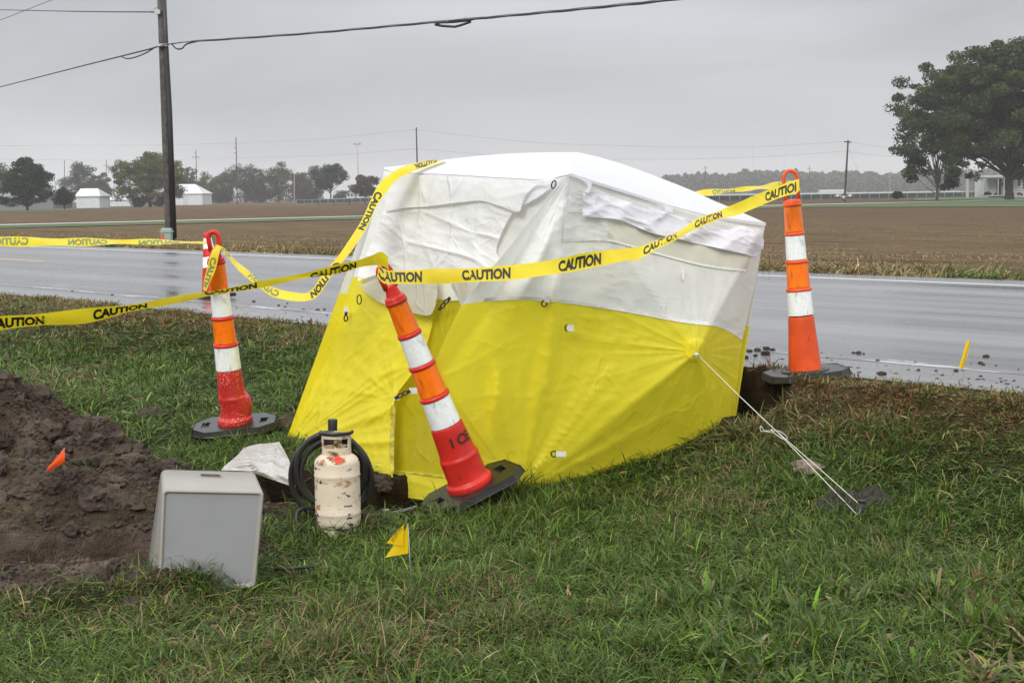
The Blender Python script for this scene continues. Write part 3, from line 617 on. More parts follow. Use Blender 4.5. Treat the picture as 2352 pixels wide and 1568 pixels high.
# inner panel seen through the open flap, its hem and the strip below
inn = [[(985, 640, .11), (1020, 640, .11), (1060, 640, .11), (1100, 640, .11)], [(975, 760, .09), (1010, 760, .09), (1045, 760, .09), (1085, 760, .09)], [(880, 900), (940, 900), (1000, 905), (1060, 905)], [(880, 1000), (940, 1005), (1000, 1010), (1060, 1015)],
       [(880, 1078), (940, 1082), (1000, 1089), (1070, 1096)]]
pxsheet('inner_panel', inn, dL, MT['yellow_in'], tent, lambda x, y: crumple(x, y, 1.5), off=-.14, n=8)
pxsheet('inner_panel', [[(880, 1078), (940, 1082), (1000, 1089), (1070, 1096)], [(878, 1110), (940, 1118), (1000, 1125), (1070, 1135)], [(884, 1134), (940, 1143), (1002, 1151), (1070, 1158)]], dL, MT['yellow'], tent, lambda x, y: crumple(x, y, 2), off=-.11, n=8)
pxsheet('hem', [[(885, 1080), (940, 1083), (1000, 1090), (1055, 1096)], [(885, 1084), (940, 1087), (1000, 1094), (1055, 1100)]], dL, MT['seam_y'], tent, off=-.10, n=6)
pxsheet('hem', [[(899, 930), (909, 930)], [(896, 985), (906, 985)], [(894, 1040), (905, 1040)], [(896, 1085), (905, 1085)]], dL, MT['seam_y'], tent, foldL, off=.004, n=8)
# seams of the white yoke on the right wall
SX = lambda zx, zy: ((1800+zx*.38265)/1.4694, (450+zy*.38265)/1.4694)
S3 = lambda L: [SX(*p) for p in L]
pxsheet('window', [S3([(670, 770), (900, 830), (1150, 900), (1450, 975), (1700, 1030), (1925, 1070)]), S3([(665, 935), (900, 1003), (1150, 1075), (1450, 1150), (1680, 1185), (1880, 1212)])], dR, MT['window'], tent, foldR, off=.005, n=8)
pxsheet('hem', [S3([(250, 935), (450, 925), (660, 930), (900, 995), (1100, 1050), (1500, 1150), (1880, 1203)]), S3([(247, 957), (450, 948), (660, 953), (900, 1013), (1100, 1070), (1500, 1172), (1878, 1222)])], dR, MT['seam'], tent, foldR, off=.009, n=8)
pxsheet('hem', [S3([(320, 380), (305, 520), (275, 700), (250, 955)]), S3([(328, 380), (312, 520), (282, 700), (257, 955)])], dR, MT['seam'], tent, foldR, off=.007, n=10)
pxsheet('hem', [S3([(298, 690), (440, 690)]), S3([(298, 698), (440, 698)])], dR, MT['seam'], tent, foldR, off=.007, n=6)
fl = lambda x, y: .040*creases(x, y, 90, -.5, 2, 10)+.02*creases(x, y, 45, .6, 2, 11)+.010*np.sin(x/30+y/17)
ft = S3([(440, 495), (560, 525), (700, 565), (850, 605), (1000, 640), (1150, 690), (1300, 735), (1450, 785), (1600, 835), (1720, 850), (1830, 815), (1930, 850), (2035, 935)])
fb = S3([(432, 735), (600, 745), (760, 762), (900, 820), (1050, 880), (1200, 915), (1320, 940), (1450, 975), (1600, 1005), (1750, 1040), (1850, 1060), (1955, 1085), (2030, 1000)])
pxsheet('window_flap', lerp_rows(ft, fb, 4), dR, MT['flap_white'], tent, fl, off=.03, n=6)
for a_ in ([(400, 380), (480, 400), (515, 450), (490, 530)], ):
    pxsheet('fastening_tab', [S3(a_), S3([(400, 400), (455, 430), (480, 470), (455, 515)])], dR, MT['flap_white'], tent, off=.05, n=6)
for (x0, y0), (x1, y1_) in (((1160, 640), (1230, 700)), ((1310, 1205), (1332, 1295)), ((1930, 830), (1990, 890)), ((415, 1030), (458, 1062))):
    pxsheet('fastening_tab', [S3([(x0, y0), (x1, y0+8)]), S3([(x0+2, y1_-10), (x1+2, y1_)])], dR, MT['flap_white'], tent, off=.034 if x0 in (1160, 1930) else .012, n=4)
# reinforcement patch round the hub
pt = [[(HUB[0]+r*math.cos(a)*1.0-2, HUB[1]-6+r*math.sin(a)*1.05) for a in np.linspace(0, 2*math.pi, 17)] for r in (1, 12, 21, 26)]
pxsheet('hub_patch', pt, dR, MT['yellow'], tent, lambda x, y: .02*np.exp(-(((x-1595)/26)**2+((y-785)/16)**2)), off=.006, n=3)
# big crumpled sheet rolled down over the open window, its hem valance above
dr = lambda x, y: .030*creases(x, y, 200, .35, 2.6, 5)+.013*creases(x, y, 95, .7, 2.6, 6)+.005*creases(x, y, 40, .1, 2, 7)+.012*np.sin((x-y*1.2)/40)*sst((y-480)/60)
dz = [[(884, 478), (960, 476), (1040, 472), (1130, 455), (1190, 470)], [(873, 505), (950, 515), (1035, 505), (1110, 500), (1170, 500)], [(856, 550), (935, 548), (1020, 545), (1100, 545), (1150, 540)],
      [(838, 592), (915, 585), (1000, 580), (1080, 580), (1140, 575)], [(824, 622), (895, 606), (985, 600), (1065, 603), (1150, 600)], [(822, 645), (880, 628), (975, 622), (1060, 625), (1140, 622)]]
pxsheet('rolled_sheet', dz, dL, MT['drape_white'], tent, dr, off=.05, n=18)
S2 = lambda L: [((1100+zx*.38265)/1.4694, (450+zy*.38265)/1.4694) for zx, zy in L]
va = [S2([(515, 330), (660, 362), (900, 372), (1200, 385), (1500, 398), (1800, 412), (1960, 418), (2050, 405)]), S2([(530, 450), (680, 460), (900, 468), (1200, 475), (1450, 480), (1620, 500), (1730, 515), (1900, 440)]),
      S2([(518, 690), (700, 658), (900, 645), (1150, 612), (1370, 596), (1530, 640), (1705, 690), (1725, 530)])]
pxsheet('valance', va, dL, MT['drape_white'], tent, lambda x, y: .012*creases(x, y, 120, .3, 2, 8)+.006*creases(x, y, 50, -.3, 2, 9), off=.085, n=9)
pxsheet('valance', [S2([(1720, 520), (1850, 450), (2030, 430), (2070, 408)]), S2([(1728, 640), (1850, 575), (1960, 500), (2070, 425)])], dL, MT['flap_white'], tent, lambda x, y: .01*np.sin(x/12), off=.045, n=8)
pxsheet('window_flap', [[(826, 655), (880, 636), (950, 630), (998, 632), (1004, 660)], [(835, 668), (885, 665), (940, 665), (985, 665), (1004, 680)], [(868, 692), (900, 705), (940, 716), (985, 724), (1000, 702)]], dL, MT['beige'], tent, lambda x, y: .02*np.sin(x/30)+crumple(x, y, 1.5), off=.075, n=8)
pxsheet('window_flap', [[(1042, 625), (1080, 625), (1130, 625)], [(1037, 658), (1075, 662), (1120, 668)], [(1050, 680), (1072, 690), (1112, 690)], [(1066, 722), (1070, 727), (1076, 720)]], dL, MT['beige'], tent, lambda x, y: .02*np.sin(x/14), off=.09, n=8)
# roof
def roof(rows, m, name='roof_panel', **k):
    A_ = np.array(rows, float); Gd = cat(A_, 8); Gd = np.swapaxes(cat(np.swapaxes(Gd, 0, 1), 8), 0, 1)
    return mk(name, PP(Gd[..., :2], Gd[..., 2]).reshape(-1, 3), grid_faces(*Gd.shape[:2]), m, tent, **k)
AP = (1329, 350, 8.5)
e1 = S2([(515, 318), (650, 345), (1000, 358), (1250, 372), (1500, 388), (1700, 398), (1950, 410), (2060, 382), (2150, 362)])
ys = [8.6, 8.43, 8.18, 8.0, 7.84, 7.74, 7.6, 7.5, 7.4]
sil = S2([(515, 300), (690, 282), (1030, 235), (1400, 195), (1700, 176), (1900, 170), (2050, 167), (2150, 166), (2230, 167)]); ysil = [8.62, 8.62, 8.6, 8.58, 8.56, 8.54, 8.52, 8.51, 8.5]
rw = []
for k in range(5):
    t = k/4; bul = math.sin(math.pi*t)*.6
    rw.append([(e1[i][0]*(1-t)+sil[i][0]*t, e1[i][1]*(1-t)+sil[i][1]*t-bul, (ys[i]-.02)*(1-t)+ysil[i]*t) for i in range(9)])
roof(rw, MT['white_cloth'])
e2 = [(1309, 399), (1355, 414), (1407, 430), (1470, 450), (1537, 472), (1590, 486), (1631, 496), (1700, 506), (1759, 513)]; y2_ = [7.38, 7.50, 7.64, 7.81, 7.99, 8.13, 8.24, 8.42, 8.58]
s2_ = [(1329, 350), (1380, 362), (1432, 378), (1485, 397), (1540, 418), (1590, 438), (1640, 461), (1700, 486), (1759, 512)]; ys2 = [8.5, 8.51, 8.52, 8.53, 8.54, 8.55, 8.56, 8.58, 8.6]
rw = [[(e2[i][0]*(1-k/4)+s2_[i][0]*k/4, e2[i][1]*(1-k/4)+s2_[i][1]*k/4, y2_[i]*(1-k/4)+ys2[i]*k/4) for i in range(9)] for k in range(5)]
roof(rw, MT['white_cloth'])
rb = lambda e_, ys_, d0, d1: [[(x, y+d0, Y-.012) for (x, y), Y in zip(e_, ys_)], [(x, y+d1, Y-.012) for (x, y), Y in zip(e_, ys_)]]
roof(rb(e1, ys, -1, 5.5), MT['flap_white'], 'roof_hem'); roof(rb(e2, y2_, -1.5, 5.5), MT['flap_white'], 'roof_hem')
# far sides of the roof and the two walls that face the road
pA, pC, pD, pP_ = P(*cA[:2], 8.62), P(*cC[:2], 7.4), P(1758, 513, 8.6), P(*AP)
pG = pA+pD-pC; pG[2] = min(pA[2], pD[2])-.08
def quad3(a, b, c, d, n=12, sag=0):
    V = [];
    for i in range(n+1):
        for j in range(n+1):
            u, v = j/n, i/n; V.append((a*(1-u)+b*u)*(1-v)+(d*(1-u)+c*u)*v)
    return np.array(V), grid_faces(n+1, n+1)
for a, b in ((pA, pG), (pD, pG)):
    V, F = quad3(a, b, pP_, pP_); V[:, 2] -= .0; mk('roof_panel', V, F, MT['white_cloth'], tent)
pE, pF = P(650, 1030, 8.37), P(1676, 1050, 8.1); pGb = np.array([pG[0]-.05, pG[1]-.1, -.1])
for a, b, c, d in ((pA, pG, pGb, pE), (pD, pG, pGb, pF)):
    h1 = a*.55+d*.45; h2 = b*.55+c*.45
    V, F = quad3(a, b, h2, h1); mk('white_wall', V, F, MT['wall_white'], tent); V, F = quad3(h1, h2, c, d); mk('yellow_wall', V, F, MT['yellow'], tent)
# frame poles inside, glimpsed in the opening
for a, b in (((1000, 655, 8.35), (1060, 640, 8.3)), ((1004, 725, 8.3), (1018, 781, 8.3)), ((1004, 725, 8.3), (960, 640, 8.4))):
    V, F = tube([P(*a), P(*b)], .0055, 6); mk('frame_pole', V, F, MT['galv'], tent)
# rings, hooks and webbing tabs
def ring_at(x, y, w_, h_, ang, dep, tab=None):
    Y = float(dep(np.array(float(x)), np.array(float(y))))-.055; ca, sa = math.cos(ang), math.sin(ang)
    pts = [P(x+w_*math.cos(a)*ca-h_*math.sin(a)*sa, y+w_*math.cos(a)*sa+h_*math.sin(a)*ca, Y) for a in np.linspace(0, 2*math.pi, 17)]
    V, F = tube(pts, .0032, 6, cap=False); r = mk('strap_ring', V, F, MT['blackplastic'], tent)
    if tab: x0, y0, x1, y1_ = tab; V, F = quad3(P(x0, y0, Y-.004), P(x1, y0, Y-.004), P(x1, y1_, Y-.004), P(x0, y1_, Y-.004), 2); mk('webbing_tab', V, F, MT['webbing'], r)
    return r
ring_at(1250, 697, 6, 7, 0, dR, (1250, 680, 1263, 694)); ring_at(1303, 753, 5, 7, 0, dR, (1303, 746, 1318, 760)); ring_at(1272, 1042, 6, 7, 0, dR, (1277, 1036, 1300, 1048))
ring_at(1050, 750, 6, 6, 0, dL, (1053, 744, 1071, 754)); ring_at(1272, 424, 5, 9, .3, dL); ring_at(825, 688, 5, 11, 0, dL)
def hook_at(x, y, x2, y2, dep, tab=None):
    Y = float(dep(np.array(float(x)), np.array(float(y))))-.075; a, b = P(x, y, Y), P(x2, y2, Y); d = b-a; L = np.linalg.norm(d); d /= L; s = np.cross(d, [0, 1, 0]); s /= np.linalg.norm(s)
    mb = MB(); mb.add(*tube([a, a+d*L*.35], .008, 8)); c = a+d*L*.68; mb.add(*tube([c+d*L*.32*math.cos(t)+s*.009*math.sin(t) for t in np.linspace(0, 2*math.pi, 15)], .0036, 6, cap=False)); o = mb.build('snap_hook', MT['blackplastic'], tent)
    if tab: x0, y0, x1, y1_ = tab; V, F = quad3(P(x0, y0, Y+.004), P(x1, y0, Y+.004), P(x1, y1_, Y+.004), P(x0, y1_, Y+.004), 2); mk('webbing_tab', V, F, MT['webbing'], o)
hook_at(795, 716, 794, 738, dL, (790, 704, 800, 719)); hook_at(1102, 700, 1097, 726, dL, (1095, 688, 1107, 703)); hook_at(1008, 712, 1021, 697, dL); hook_at(1034, 683, 1021, 697, dL)
hook_at(907, 914, 925, 905, dL, (905, 909, 917, 919)); hook_at(942, 897, 925, 905, dL, (940, 890, 958, 904))

# guy line with its loop, and the peg
hub3 = P(1604, 816, float(dR(np.array(1602.), np.array(808.)))-.03); peg = G(1975, 1192); pt_ = peg+np.array([.0, 0, .03])
guy = empty('guy_line', hub3, 'white cord stretched from the tent hub down to a black peg', 'cord')
mid = hub3+(pt_-hub3)*.52; mb = MB(); mb.add(*tube([hub3, hub3+(mid-hub3)*.5-np.array([0, 0, .004]), mid], .0019, 6))
mb.add(*tube([mid, mid+(pt_-mid)*.5+np.array([.012, 0, .006]), pt_+np.array([.012, 0, .02])], .0018, 6)); mb.add(*tube([mid, mid+(pt_-mid)*.5+np.array([-.006, 0, -.004]), pt_+np.array([-.012, 0, -.01])], .0018, 6)); mb.build('cord', MT['rope'], guy)
Ym = mid[1]; lp = cat([P(1775, 992, Ym), P(1758, 990, Ym), P(1747, 978, Ym), P(1748, 990, Ym), P(1762, 989, Ym), P(1790, 990, Ym-.05), P(1808, 1004, Ym-.05), P(1800, 1008, Ym-.05), P(1782, 997, Ym-.03), P(1771, 985, Ym)], 6)
V, F = tube(lp, .0018, 6); mk('knot_loop', V, F, MT['rope'], guy)
V, F = lathe([(.0, 0), (.011, .0), (.009, .012), (.016, .016), (.004, .024)], 12); mk('toggle', V+hub3+np.array([-.01, -.01, -.01]), F, MT['rope'], guy)
pg = empty('tent_peg', peg, 'black tube peg holding the guy line in the grass', 'peg')
V, F = tube([peg+np.array([-.012, 0, -.06]), peg+np.array([.008, 0, .075])], [.014, .016], 14); mk('shaft', V, F, MT['blackplastic'], pg)
V, F = tube([peg+np.array([.008, 0, .074]), peg+np.array([.0085, 0, .080])], [.019, .017], 14); mk('cap', V, F, MT['rubber'], pg)

# ------------------------------------------------------------------ caution tape
TXT = text_mesh('CAUTION', .045); TW = TXT[0][:, 0].max(); THt = TXT[0][:, 1].max()
def tape(label, pts, words, ms=1, mt=1, sgn=1, wid=.075):
    A_ = cat(np.array(pts, float), 10)        # x_top,y_top,x_bot,y_bot,Y
    T0, B0 = PP(A_[:, :2], A_[:, 4]), PP(A_[:, 2:4], A_[:, 4])
    vis = np.linalg.norm(T0-B0, axis=1); dy = np.sqrt(np.maximum(wid**2-vis**2, 0))*.5*sgn
    T0, B0 = PP(A_[:, :2], A_[:, 4]+dy), PP(A_[:, 2:4], A_[:, 4]-dy)
    C0 = (T0+B0)/2; s = np.concatenate([[0], np.cumsum(np.linalg.norm(np.diff(C0, axis=0), axis=1))]); px = (A_[:, 0]+A_[:, 2])/2
    tan = np.gradient(C0, axis=0); nrm = np.cross(tan, T0-B0); nrm /= np.linalg.norm(nrm, axis=1)[:, None]+1e-9
    nrm = nrm*np.sign(-nrm[:, 1:2]+1e-9)
    def at(ss, t, off):
        f = lambda a: np.stack([np.interp(ss, s, a[:, i]) for i in range(3)], -1)
        T, B, n = f(T0), f(B0), f(nrm); n /= np.linalg.norm(n, axis=-1)[..., None]+1e-9
        cup = .006*(np.cos((t-.5)*math.pi)-.5)*np.sin(ss*5)+.004*np.sin(ss*17+t*3)
        return B+(T-B)*t[..., None]+n*(cup+off)[..., None]
    ns = max(20, int(s[-1]/.012)); ss, tt = np.meshgrid(np.linspace(0, s[-1], ns), np.linspace(0, 1, 7), indexing='ij')
    root = mk('caution_tape', at(ss.ravel(), tt.ravel(), 0*ss.ravel()), grid_faces(ns, 7), MT['tape'])
    tag(root, label, 'tape', 'yellow caution tape strung between the cones')
    V, F = TXT; mono = np.argsort(px) if px[-1] > px[0] else np.argsort(px)
    for wx in words:
        ms_, mt_ = (wx[2], wx[3]) if isinstance(wx, tuple) and len(wx) > 2 else (ms, mt)
        if isinstance(wx, tuple): i = int(np.argmin(abs(A_[:, 1]-wx[1])+abs(px-wx[0]))); s0 = s[i]
        else: s0 = float(np.interp(wx, px[mono], s[mono]))
        lx = V[:, 0]/TW*.222; ly = V[:, 1]/THt
        sx = s0+(lx if ms_ > 0 else -lx); t = .12+.74*(ly if mt_ > 0 else 1-ly); ok = (sx > .0) & (sx < s[-1])
        F2 = [f for f in F if all(ok[i] for i in f)]
        if not F2: continue
        mb = MB(); mb.add(at(sx, t, sx*0+.0012), F2); mk('lettering', mb.V[0], mb.F, MT['print'] if ms_*mt_ > 0 else MT['print_back'], root, smooth=False, world=False)
        mk('lettering', at(sx, t, sx*0-.0012), F2, MT['print_back'] if ms_*mt_ > 0 else MT['print'], root, smooth=False, world=False)
    return root
tape('caution tape running left from the dented red cone across the road', [(-80, 541, -80, 564, 8.6), (0, 543, 0, 564, 8.6), (70, 544, 70, 565, 8.6), (200, 548, 200, 564, 8.55), (330, 551, 330, 562.5, 8.5), (430, 553, 430, 561, 8.47), (484, 555, 484, 559, 8.45)], [66, 247, 412], ms=-1)
tape('loose end of caution tape hanging from the dented cone handle', [(497, 562, 509, 566, 8.30), (484, 580, 504, 584, 8.28), (474, 615, 496, 618, 8.27), (468, 640, 482, 645, 8.27), (466, 664, 471, 668, 8.27)], [(489, 590)], ms=1, mt=-1, wid=.06)
tape('drooping caution tape rising from the dented cone onto the tent roof corner',
     [(500, 561, 497, 569, 8.38), (520, 572, 512, 580, 8.32), (545, 600, 537, 607, 8.25), (572, 622, 564, 632, 8.2), (600, 646, 592, 656, 8.15), (630, 659, 622, 680, 8.1), (665, 670, 660, 688, 8.05), (700, 675, 698, 691, 8.0), (718, 664, 727, 684, 8.0),
      (733, 640, 749, 658, 7.98), (757, 612, 775, 618, 7.98), (788, 577, 803, 582, 8.0), (826, 512, 846, 520, 8.05), (848, 466, 866, 472, 8.1), (868, 428, 889, 436, 8.13), (893, 400, 911, 412, 8.15), (931, 378, 945, 396, 8.18), (975, 371, 980, 381, 8.35), (1020, 366, 1022, 369, 8.5)],
     [(640, 665), (764, 598, -1, -1), (884, 440, -1, -1), 528, (1005, 368, -1, -1)], ms=-1, mt=1)
tape('caution tape running left across the grass from the leaning cone top', [(-80, 738, -80, 770, 6.5), (0, 728, 0, 758, 6.55), (105, 719, 105, 749, 6.6), (208, 709, 208, 740, 6.65), (344, 691, 344, 706, 6.72), (469, 668, 469, 682, 6.8), (591, 648, 591, 660, 6.85), (706, 625, 706, 641, 6.9), (790, 607, 790, 625, 6.86), (821, 600, 821, 616, 6.83), (852, 587, 852, 612, 6.80), (876, 578, 877, 612, 6.76), (893, 590, 893, 622, 6.74)], [-28, 214, 470, 712], sgn=-1)
tape('caution tape stretched across the tent front to the orange cone',
     [(870, 604, 866, 636, 6.80), (884, 618, 884, 652, 6.80), (925, 620, 926, 652, 6.85), (973, 618, 973, 651, 6.90), (1065, 615, 1065, 649, 7.02), (1186, 609, 1186, 641, 7.08), (1293, 592, 1293, 628, 7.14), (1340, 582, 1340, 619, 7.2), (1433, 570, 1433, 601, 7.28), (1459, 568, 1459, 599, 7.3), (1485, 561, 1485, 585, 7.34), (1511, 551, 1511, 568, 7.38),
      (1550, 533, 1550, 553, 7.45), (1595, 507, 1595, 526, 7.6), (1642, 487, 1642, 508, 7.72), (1690, 468, 1690, 495, 7.85), (1720, 455, 1720, 484, 7.93), (1759, 438, 1759, 468, 8.02), (1798, 424, 1798, 452, 8.08), (1834, 413, 1834, 441, 8.1)], [845, 1060, 1283, 1478, 1596, 1758])
tape('caution tape running from the orange cone to behind the tent', [(1480, 458, 1480, 464, 9.7), (1590, 439, 1590, 445, 9.3), (1616, 436, 1616, 449, 9.2), (1668, 434, 1668, 445, 9.0), (1735, 428, 1735, 437, 8.7), (1772, 420, 1772, 434, 8.5), (1829, 411, 1829, 425, 8.22), (1836, 413, 1836, 440, 8.14)], [1637, 1790], ms=1, mt=-1)

# ------------------------------------------------------------------ gas bottle and its hose
bp = G(773, 1236); bp = bp+np.array([0, .08, .0])
bot = empty('gas_bottle', bp, 'rusty cream gas bottle standing in the grass before the tent', 'gas bottle')
V, F = lathe([(.072, -.01), (.076, 0), (.074, .03), (.068, .034)], 48); mk('foot_ring', V+bp, F, MT['bottle'], bot)
R0 = .094; prof = [(.0, .022), (.05, .024), (.075, .03), (.088, .042), (.0925, .058), (R0, .072), (R0, .090), (R0+.0025, .094), (R0, .099), (R0, .15), (R0, .22), (R0, .247), (R0+.0025, .252), (R0, .257), (R0, .30)]
prof += [(R0*math.cos(a)*1.0, .30+.052*math.sin(a)) for a in np.linspace(.12, 1.45, 12)]; V, F = lathe(prof, 64); mk('body', V+bp, F, MT['bottle'], bot)
mb = MB(); S = 48; th = np.arange(S)/S*2*math.pi; zs = [.335, .366, .370, .408, .426]; rr_ = [.0605, .0605, .0605, .0615, .062]
Vc = np.array([(r*math.cos(t), r*math.sin(t), z) for r, z in zip(rr_, zs) for t in th]); Vi = Vc*np.array([.94, .94, 1])
Fc = []
for k in range(4):
    for j in range(S):
        deg = math.degrees(th[j]+math.pi/S) % 360; solid = k != 2 or any(abs((deg-c+180) % 360-180) < 15 for c in (197, 343, 90))
        if k == 3 and 20 < deg < 160: solid = deg > 75 and deg < 105
        if solid:
            a, b, c, d = k*S+j, k*S+(j+1) % S, (k+1)*S+(j+1) % S, (k+1)*S+j; Fc += [(a, b, c, d), (d+5*S, c+5*S, b+5*S, a+5*S), (a, d, d+5*S, a+5*S), (c, b, b+5*S, c+5*S), (d, c, c+5*S, d+5*S), (b, a, a+5*S, b+5*S)]
mb.add(np.vstack([Vc, Vi]), Fc); V = np.vstack(mb.V)+bp; mk('collar', V, mb.F, MT['bottle'], bot, smooth=False)
ht = [(.066*math.cos(t), .066*math.sin(t), .430) for t in np.linspace(R_(168), R_(372), 24)]; V, F = tube(ht, .0075, 8); mk('grip', V+bp, F, MT['blackplastic'], bot)
mb = MB(); mb.add(*lathe([(.020, .35), (.018, .372), (.012, .375), (.012, .405), (.017, .407), (.017, .415), (.0, .416)], 16)); mb.add(*tube([(0, 0, .390), (0, -.034, .388)], .011, 10)); mb.add(*lathe([(.016, .410), (.022, .416), (.022, .430), (.0, .432)], 10)); mk('valve', np.vstack(mb.V)+bp, mb.F, MT['brass'], bot)
def on_bottle(u, v): # diamond label on the shoulder, u around (m), v up (m)
    a = R_(-80)+u/.09; t = .55+v/.06; r = R0*math.cos(t)+.0015; z = .30+.052*math.sin(t)+.0012; return (r*math.cos(a), r*math.sin(a), z)
n = 8; V = []; h = .020
for i in range(n+1):
    for j in range(n+1): p, q_ = (i/n*2-1)*h/1.4142, (j/n*2-1)*h/1.4142; V.append(np.array(on_bottle((p-q_)/1.4142*1.4, (p+q_)/1.4142*1.1))+bp)
lb = mk('hazard_label', V, grid_faces(n+1, n+1), MT['label_red'], bot)
TV, TF = text_mesh('FLAMMABLE\nGAS', .01); s_ = .020/TV[:, 0].max(); V = [np.array(on_bottle(x*s_-.010, y*s_*.9-.003))+bp+np.array([0, -.0012, .001]) for x, y, z in TV]; mk('lettering', V, TF, MT['print'], lb, smooth=False)
hc = P(762, 1074, bp[1]+.10); hose = empty('gas_hose', hc, 'black rubber hose coiled and hung behind the gas bottle', 'hose')
pts = []
for t in np.linspace(0, 4.6*2*math.pi, 260):
    k = t/(2*math.pi); r = .128+.020*math.sin(k*2.1)+.006*k; pts.append(hc+np.array([r*math.sin(t)*1.0+.006*math.sin(k*3), .014*math.sin(t*.5+k)+.012*(k-2), r*math.cos(t)*1.08-.012*k]))
hub_ = pts[-1]; V, F = tube(pts, .0122, 10); mk('coil', V, F, MT['rubber'], hose)
Yh = hc[1]-.02; tl = cat([P(838, 1100, Yh), P(800, 1180, Yh+.02), P(730, 1170, Yh), P(700, 1166, Yh-.03), P(684, 1175, Yh-.05), P(681, 1195, Yh-.07), P(690, 1212, Yh-.1)], 8)
V, F = tube(tl, .0085, 8); mk('tail', V, F, MT['rubber'], hose)
V, F = tube([P(764, 1012, hc[1]+.02), P(764, 962, hc[1]+.02)], [.0185, .0205], 16); bevel(mk('torch_grip', V, F, MT['rubber'], hose), .003)

# ------------------------------------------------------------------ grey plastic box lying on its side
bc = G(470, 1356); Yb = float(bc[1])+.06
box_ = empty('plastic_box', bc, 'grey plastic tote box lying on its side with its base to the front', 'box')
fr = [P(372, 1122, Yb+.02), P(607, 1127, Yb+.02), P(587, 1351, Yb-.01), P(362, 1361, Yb-.01)]; bk = [P(370, 1078, Yb+.33), P(588, 1084, Yb+.33), P(592, 1285, Yb+.40), P(340, 1290, Yb+.36)]
def rrect(c4, r, n=5):                # rounded quadrilateral
    o = []
    for i in range(4):
        p0, p1, p2 = c4[i-1], c4[i], c4[(i+1) % 4]; a = p1+(p0-p1)/np.linalg.norm(p0-p1)*r; b = p1+(p2-p1)/np.linalg.norm(p2-p1)*r
        for k in range(n+1): t = k/n; o.append(a*(1-t)**2+2*p1*t*(1-t)+b*t*t)
    return np.array(o)
def lerp4(a, b, t): return [a[i]*(1-t)+b[i]*t for i in range(4)]
def inset4(c4, d):
    c = sum(c4)/4; return [p+(c-p)/np.linalg.norm(c-p)*d*1.414 for p in c4]
rings = [rrect(inset4(lerp4(fr, bk, .025), .017), .010), rrect(inset4(lerp4(fr, bk, .018), .015), .010), rrect(inset4(lerp4(fr, bk, -.0), .012), .012), rrect(inset4(lerp4(fr, bk, -.012), .009), .014), rrect(inset4(lerp4(fr, bk, .0), .002), .018), rrect(lerp4(fr, bk, .03), .020),
         rrect(lerp4(fr, bk, .5), .022), rrect(lerp4(fr, bk, 1), .024), rrect(inset4(lerp4(fr, bk, 1), .012), .02), rrect(inset4(lerp4(fr, bk, .5), .012), .02)]
m_ = len(rings[0]); V = np.vstack(rings); F = [(i*m_+j, i*m_+(j+1) % m_, (i+1)*m_+(j+1) % m_, (i+1)*m_+j) for i in range(len(rings)-1) for j in range(m_)]
mk('shell', V, F, MT['grey_box'], box_); Vp = rings[0]; mk('base_panel', Vp, [tuple(range(m_))], MT['grey_panel'], box_, smooth=False)
def topq(u, v): a = fr[0]*(1-u)+fr[1]*u; b = bk[0]*(1-u)+bk[1]*u; return a*(1-v)+b*v
su, sv = (.39, .63), (.62, .84); sl4 = [topq(su[0], sv[0]), topq(su[1], sv[0]), topq(su[1], sv[1]), topq(su[0], sv[1])]; sl4 = [p+np.array([0, 0, .0035]) for p in sl4]
ro = rrect(sl4, .022, 6); ri = rrect(inset4(sl4, .005), .018, 6)-np.array([0, 0, .001]); rd = ri-np.array([0, 0, .0025]); n_ = len(ro); V = np.vstack([ro-np.array([0, 0, .004]), ro, ri, rd]); F = [(k*n_+i, k*n_+(i+1) % n_, (k+1)*n_+(i+1) % n_, (k+1)*n_+i) for k in range(3) for i in range(n_)]
hd = mk('handle_slot', V, F, MT['grey_box'], box_); mk('slot_hole', rd+np.array([0, 0, .0004]), [tuple(range(n_))], MT['soil'], hd, smooth=False)

# ------------------------------------------------------------------ crumpled sheet, rag, stone, chip, tool, bar
def blanket(name, rows, m, label, ctg, fold, n=8):
    A_ = np.array(rows, float); Gd = cat(A_, n); Gd = np.swapaxes(cat(np.swapaxes(Gd, 0, 1), n), 0, 1); V = PP(Gd[..., :2], Gd[..., 2]-fold(Gd[..., 0], Gd[..., 1]))
    return tag(mk(name, V.reshape(-1, 3), grid_faces(*Gd.shape[:2]), m), label, ctg)
ys_ = 7.25
blanket('plastic_sheet', [[(560, 1028, 7.75), (590, 1020, 7.75), (622, 1017, 7.7), (641, 1014, 7.65)], [(545, 1045, 7.5), (585, 1038, 7.45), (625, 1030, 7.45), (655, 1038, 7.4)], [(525, 1062, 7.25), (578, 1060, 7.2), (632, 1055, 7.2), (667, 1065, 7.15)],
                          [(508, 1078, 7.1), (572, 1078, 7.05), (628, 1082, 7.0), (672, 1095, 6.98)], [(520, 1080, 7.12), (575, 1084, 7.03), (622, 1100, 6.98), (679, 1119, 6.95)]], MT['plastic_sheet'],
        'crumpled dirty white plastic sheet draped behind the grey box', 'sheet', lambda x, y: .10*creases(x, y, 70, .9, 2.2, 12)+.05*creases(x, y, 32, .3, 2.2, 13)+.05*np.sin(x/22+y/40))
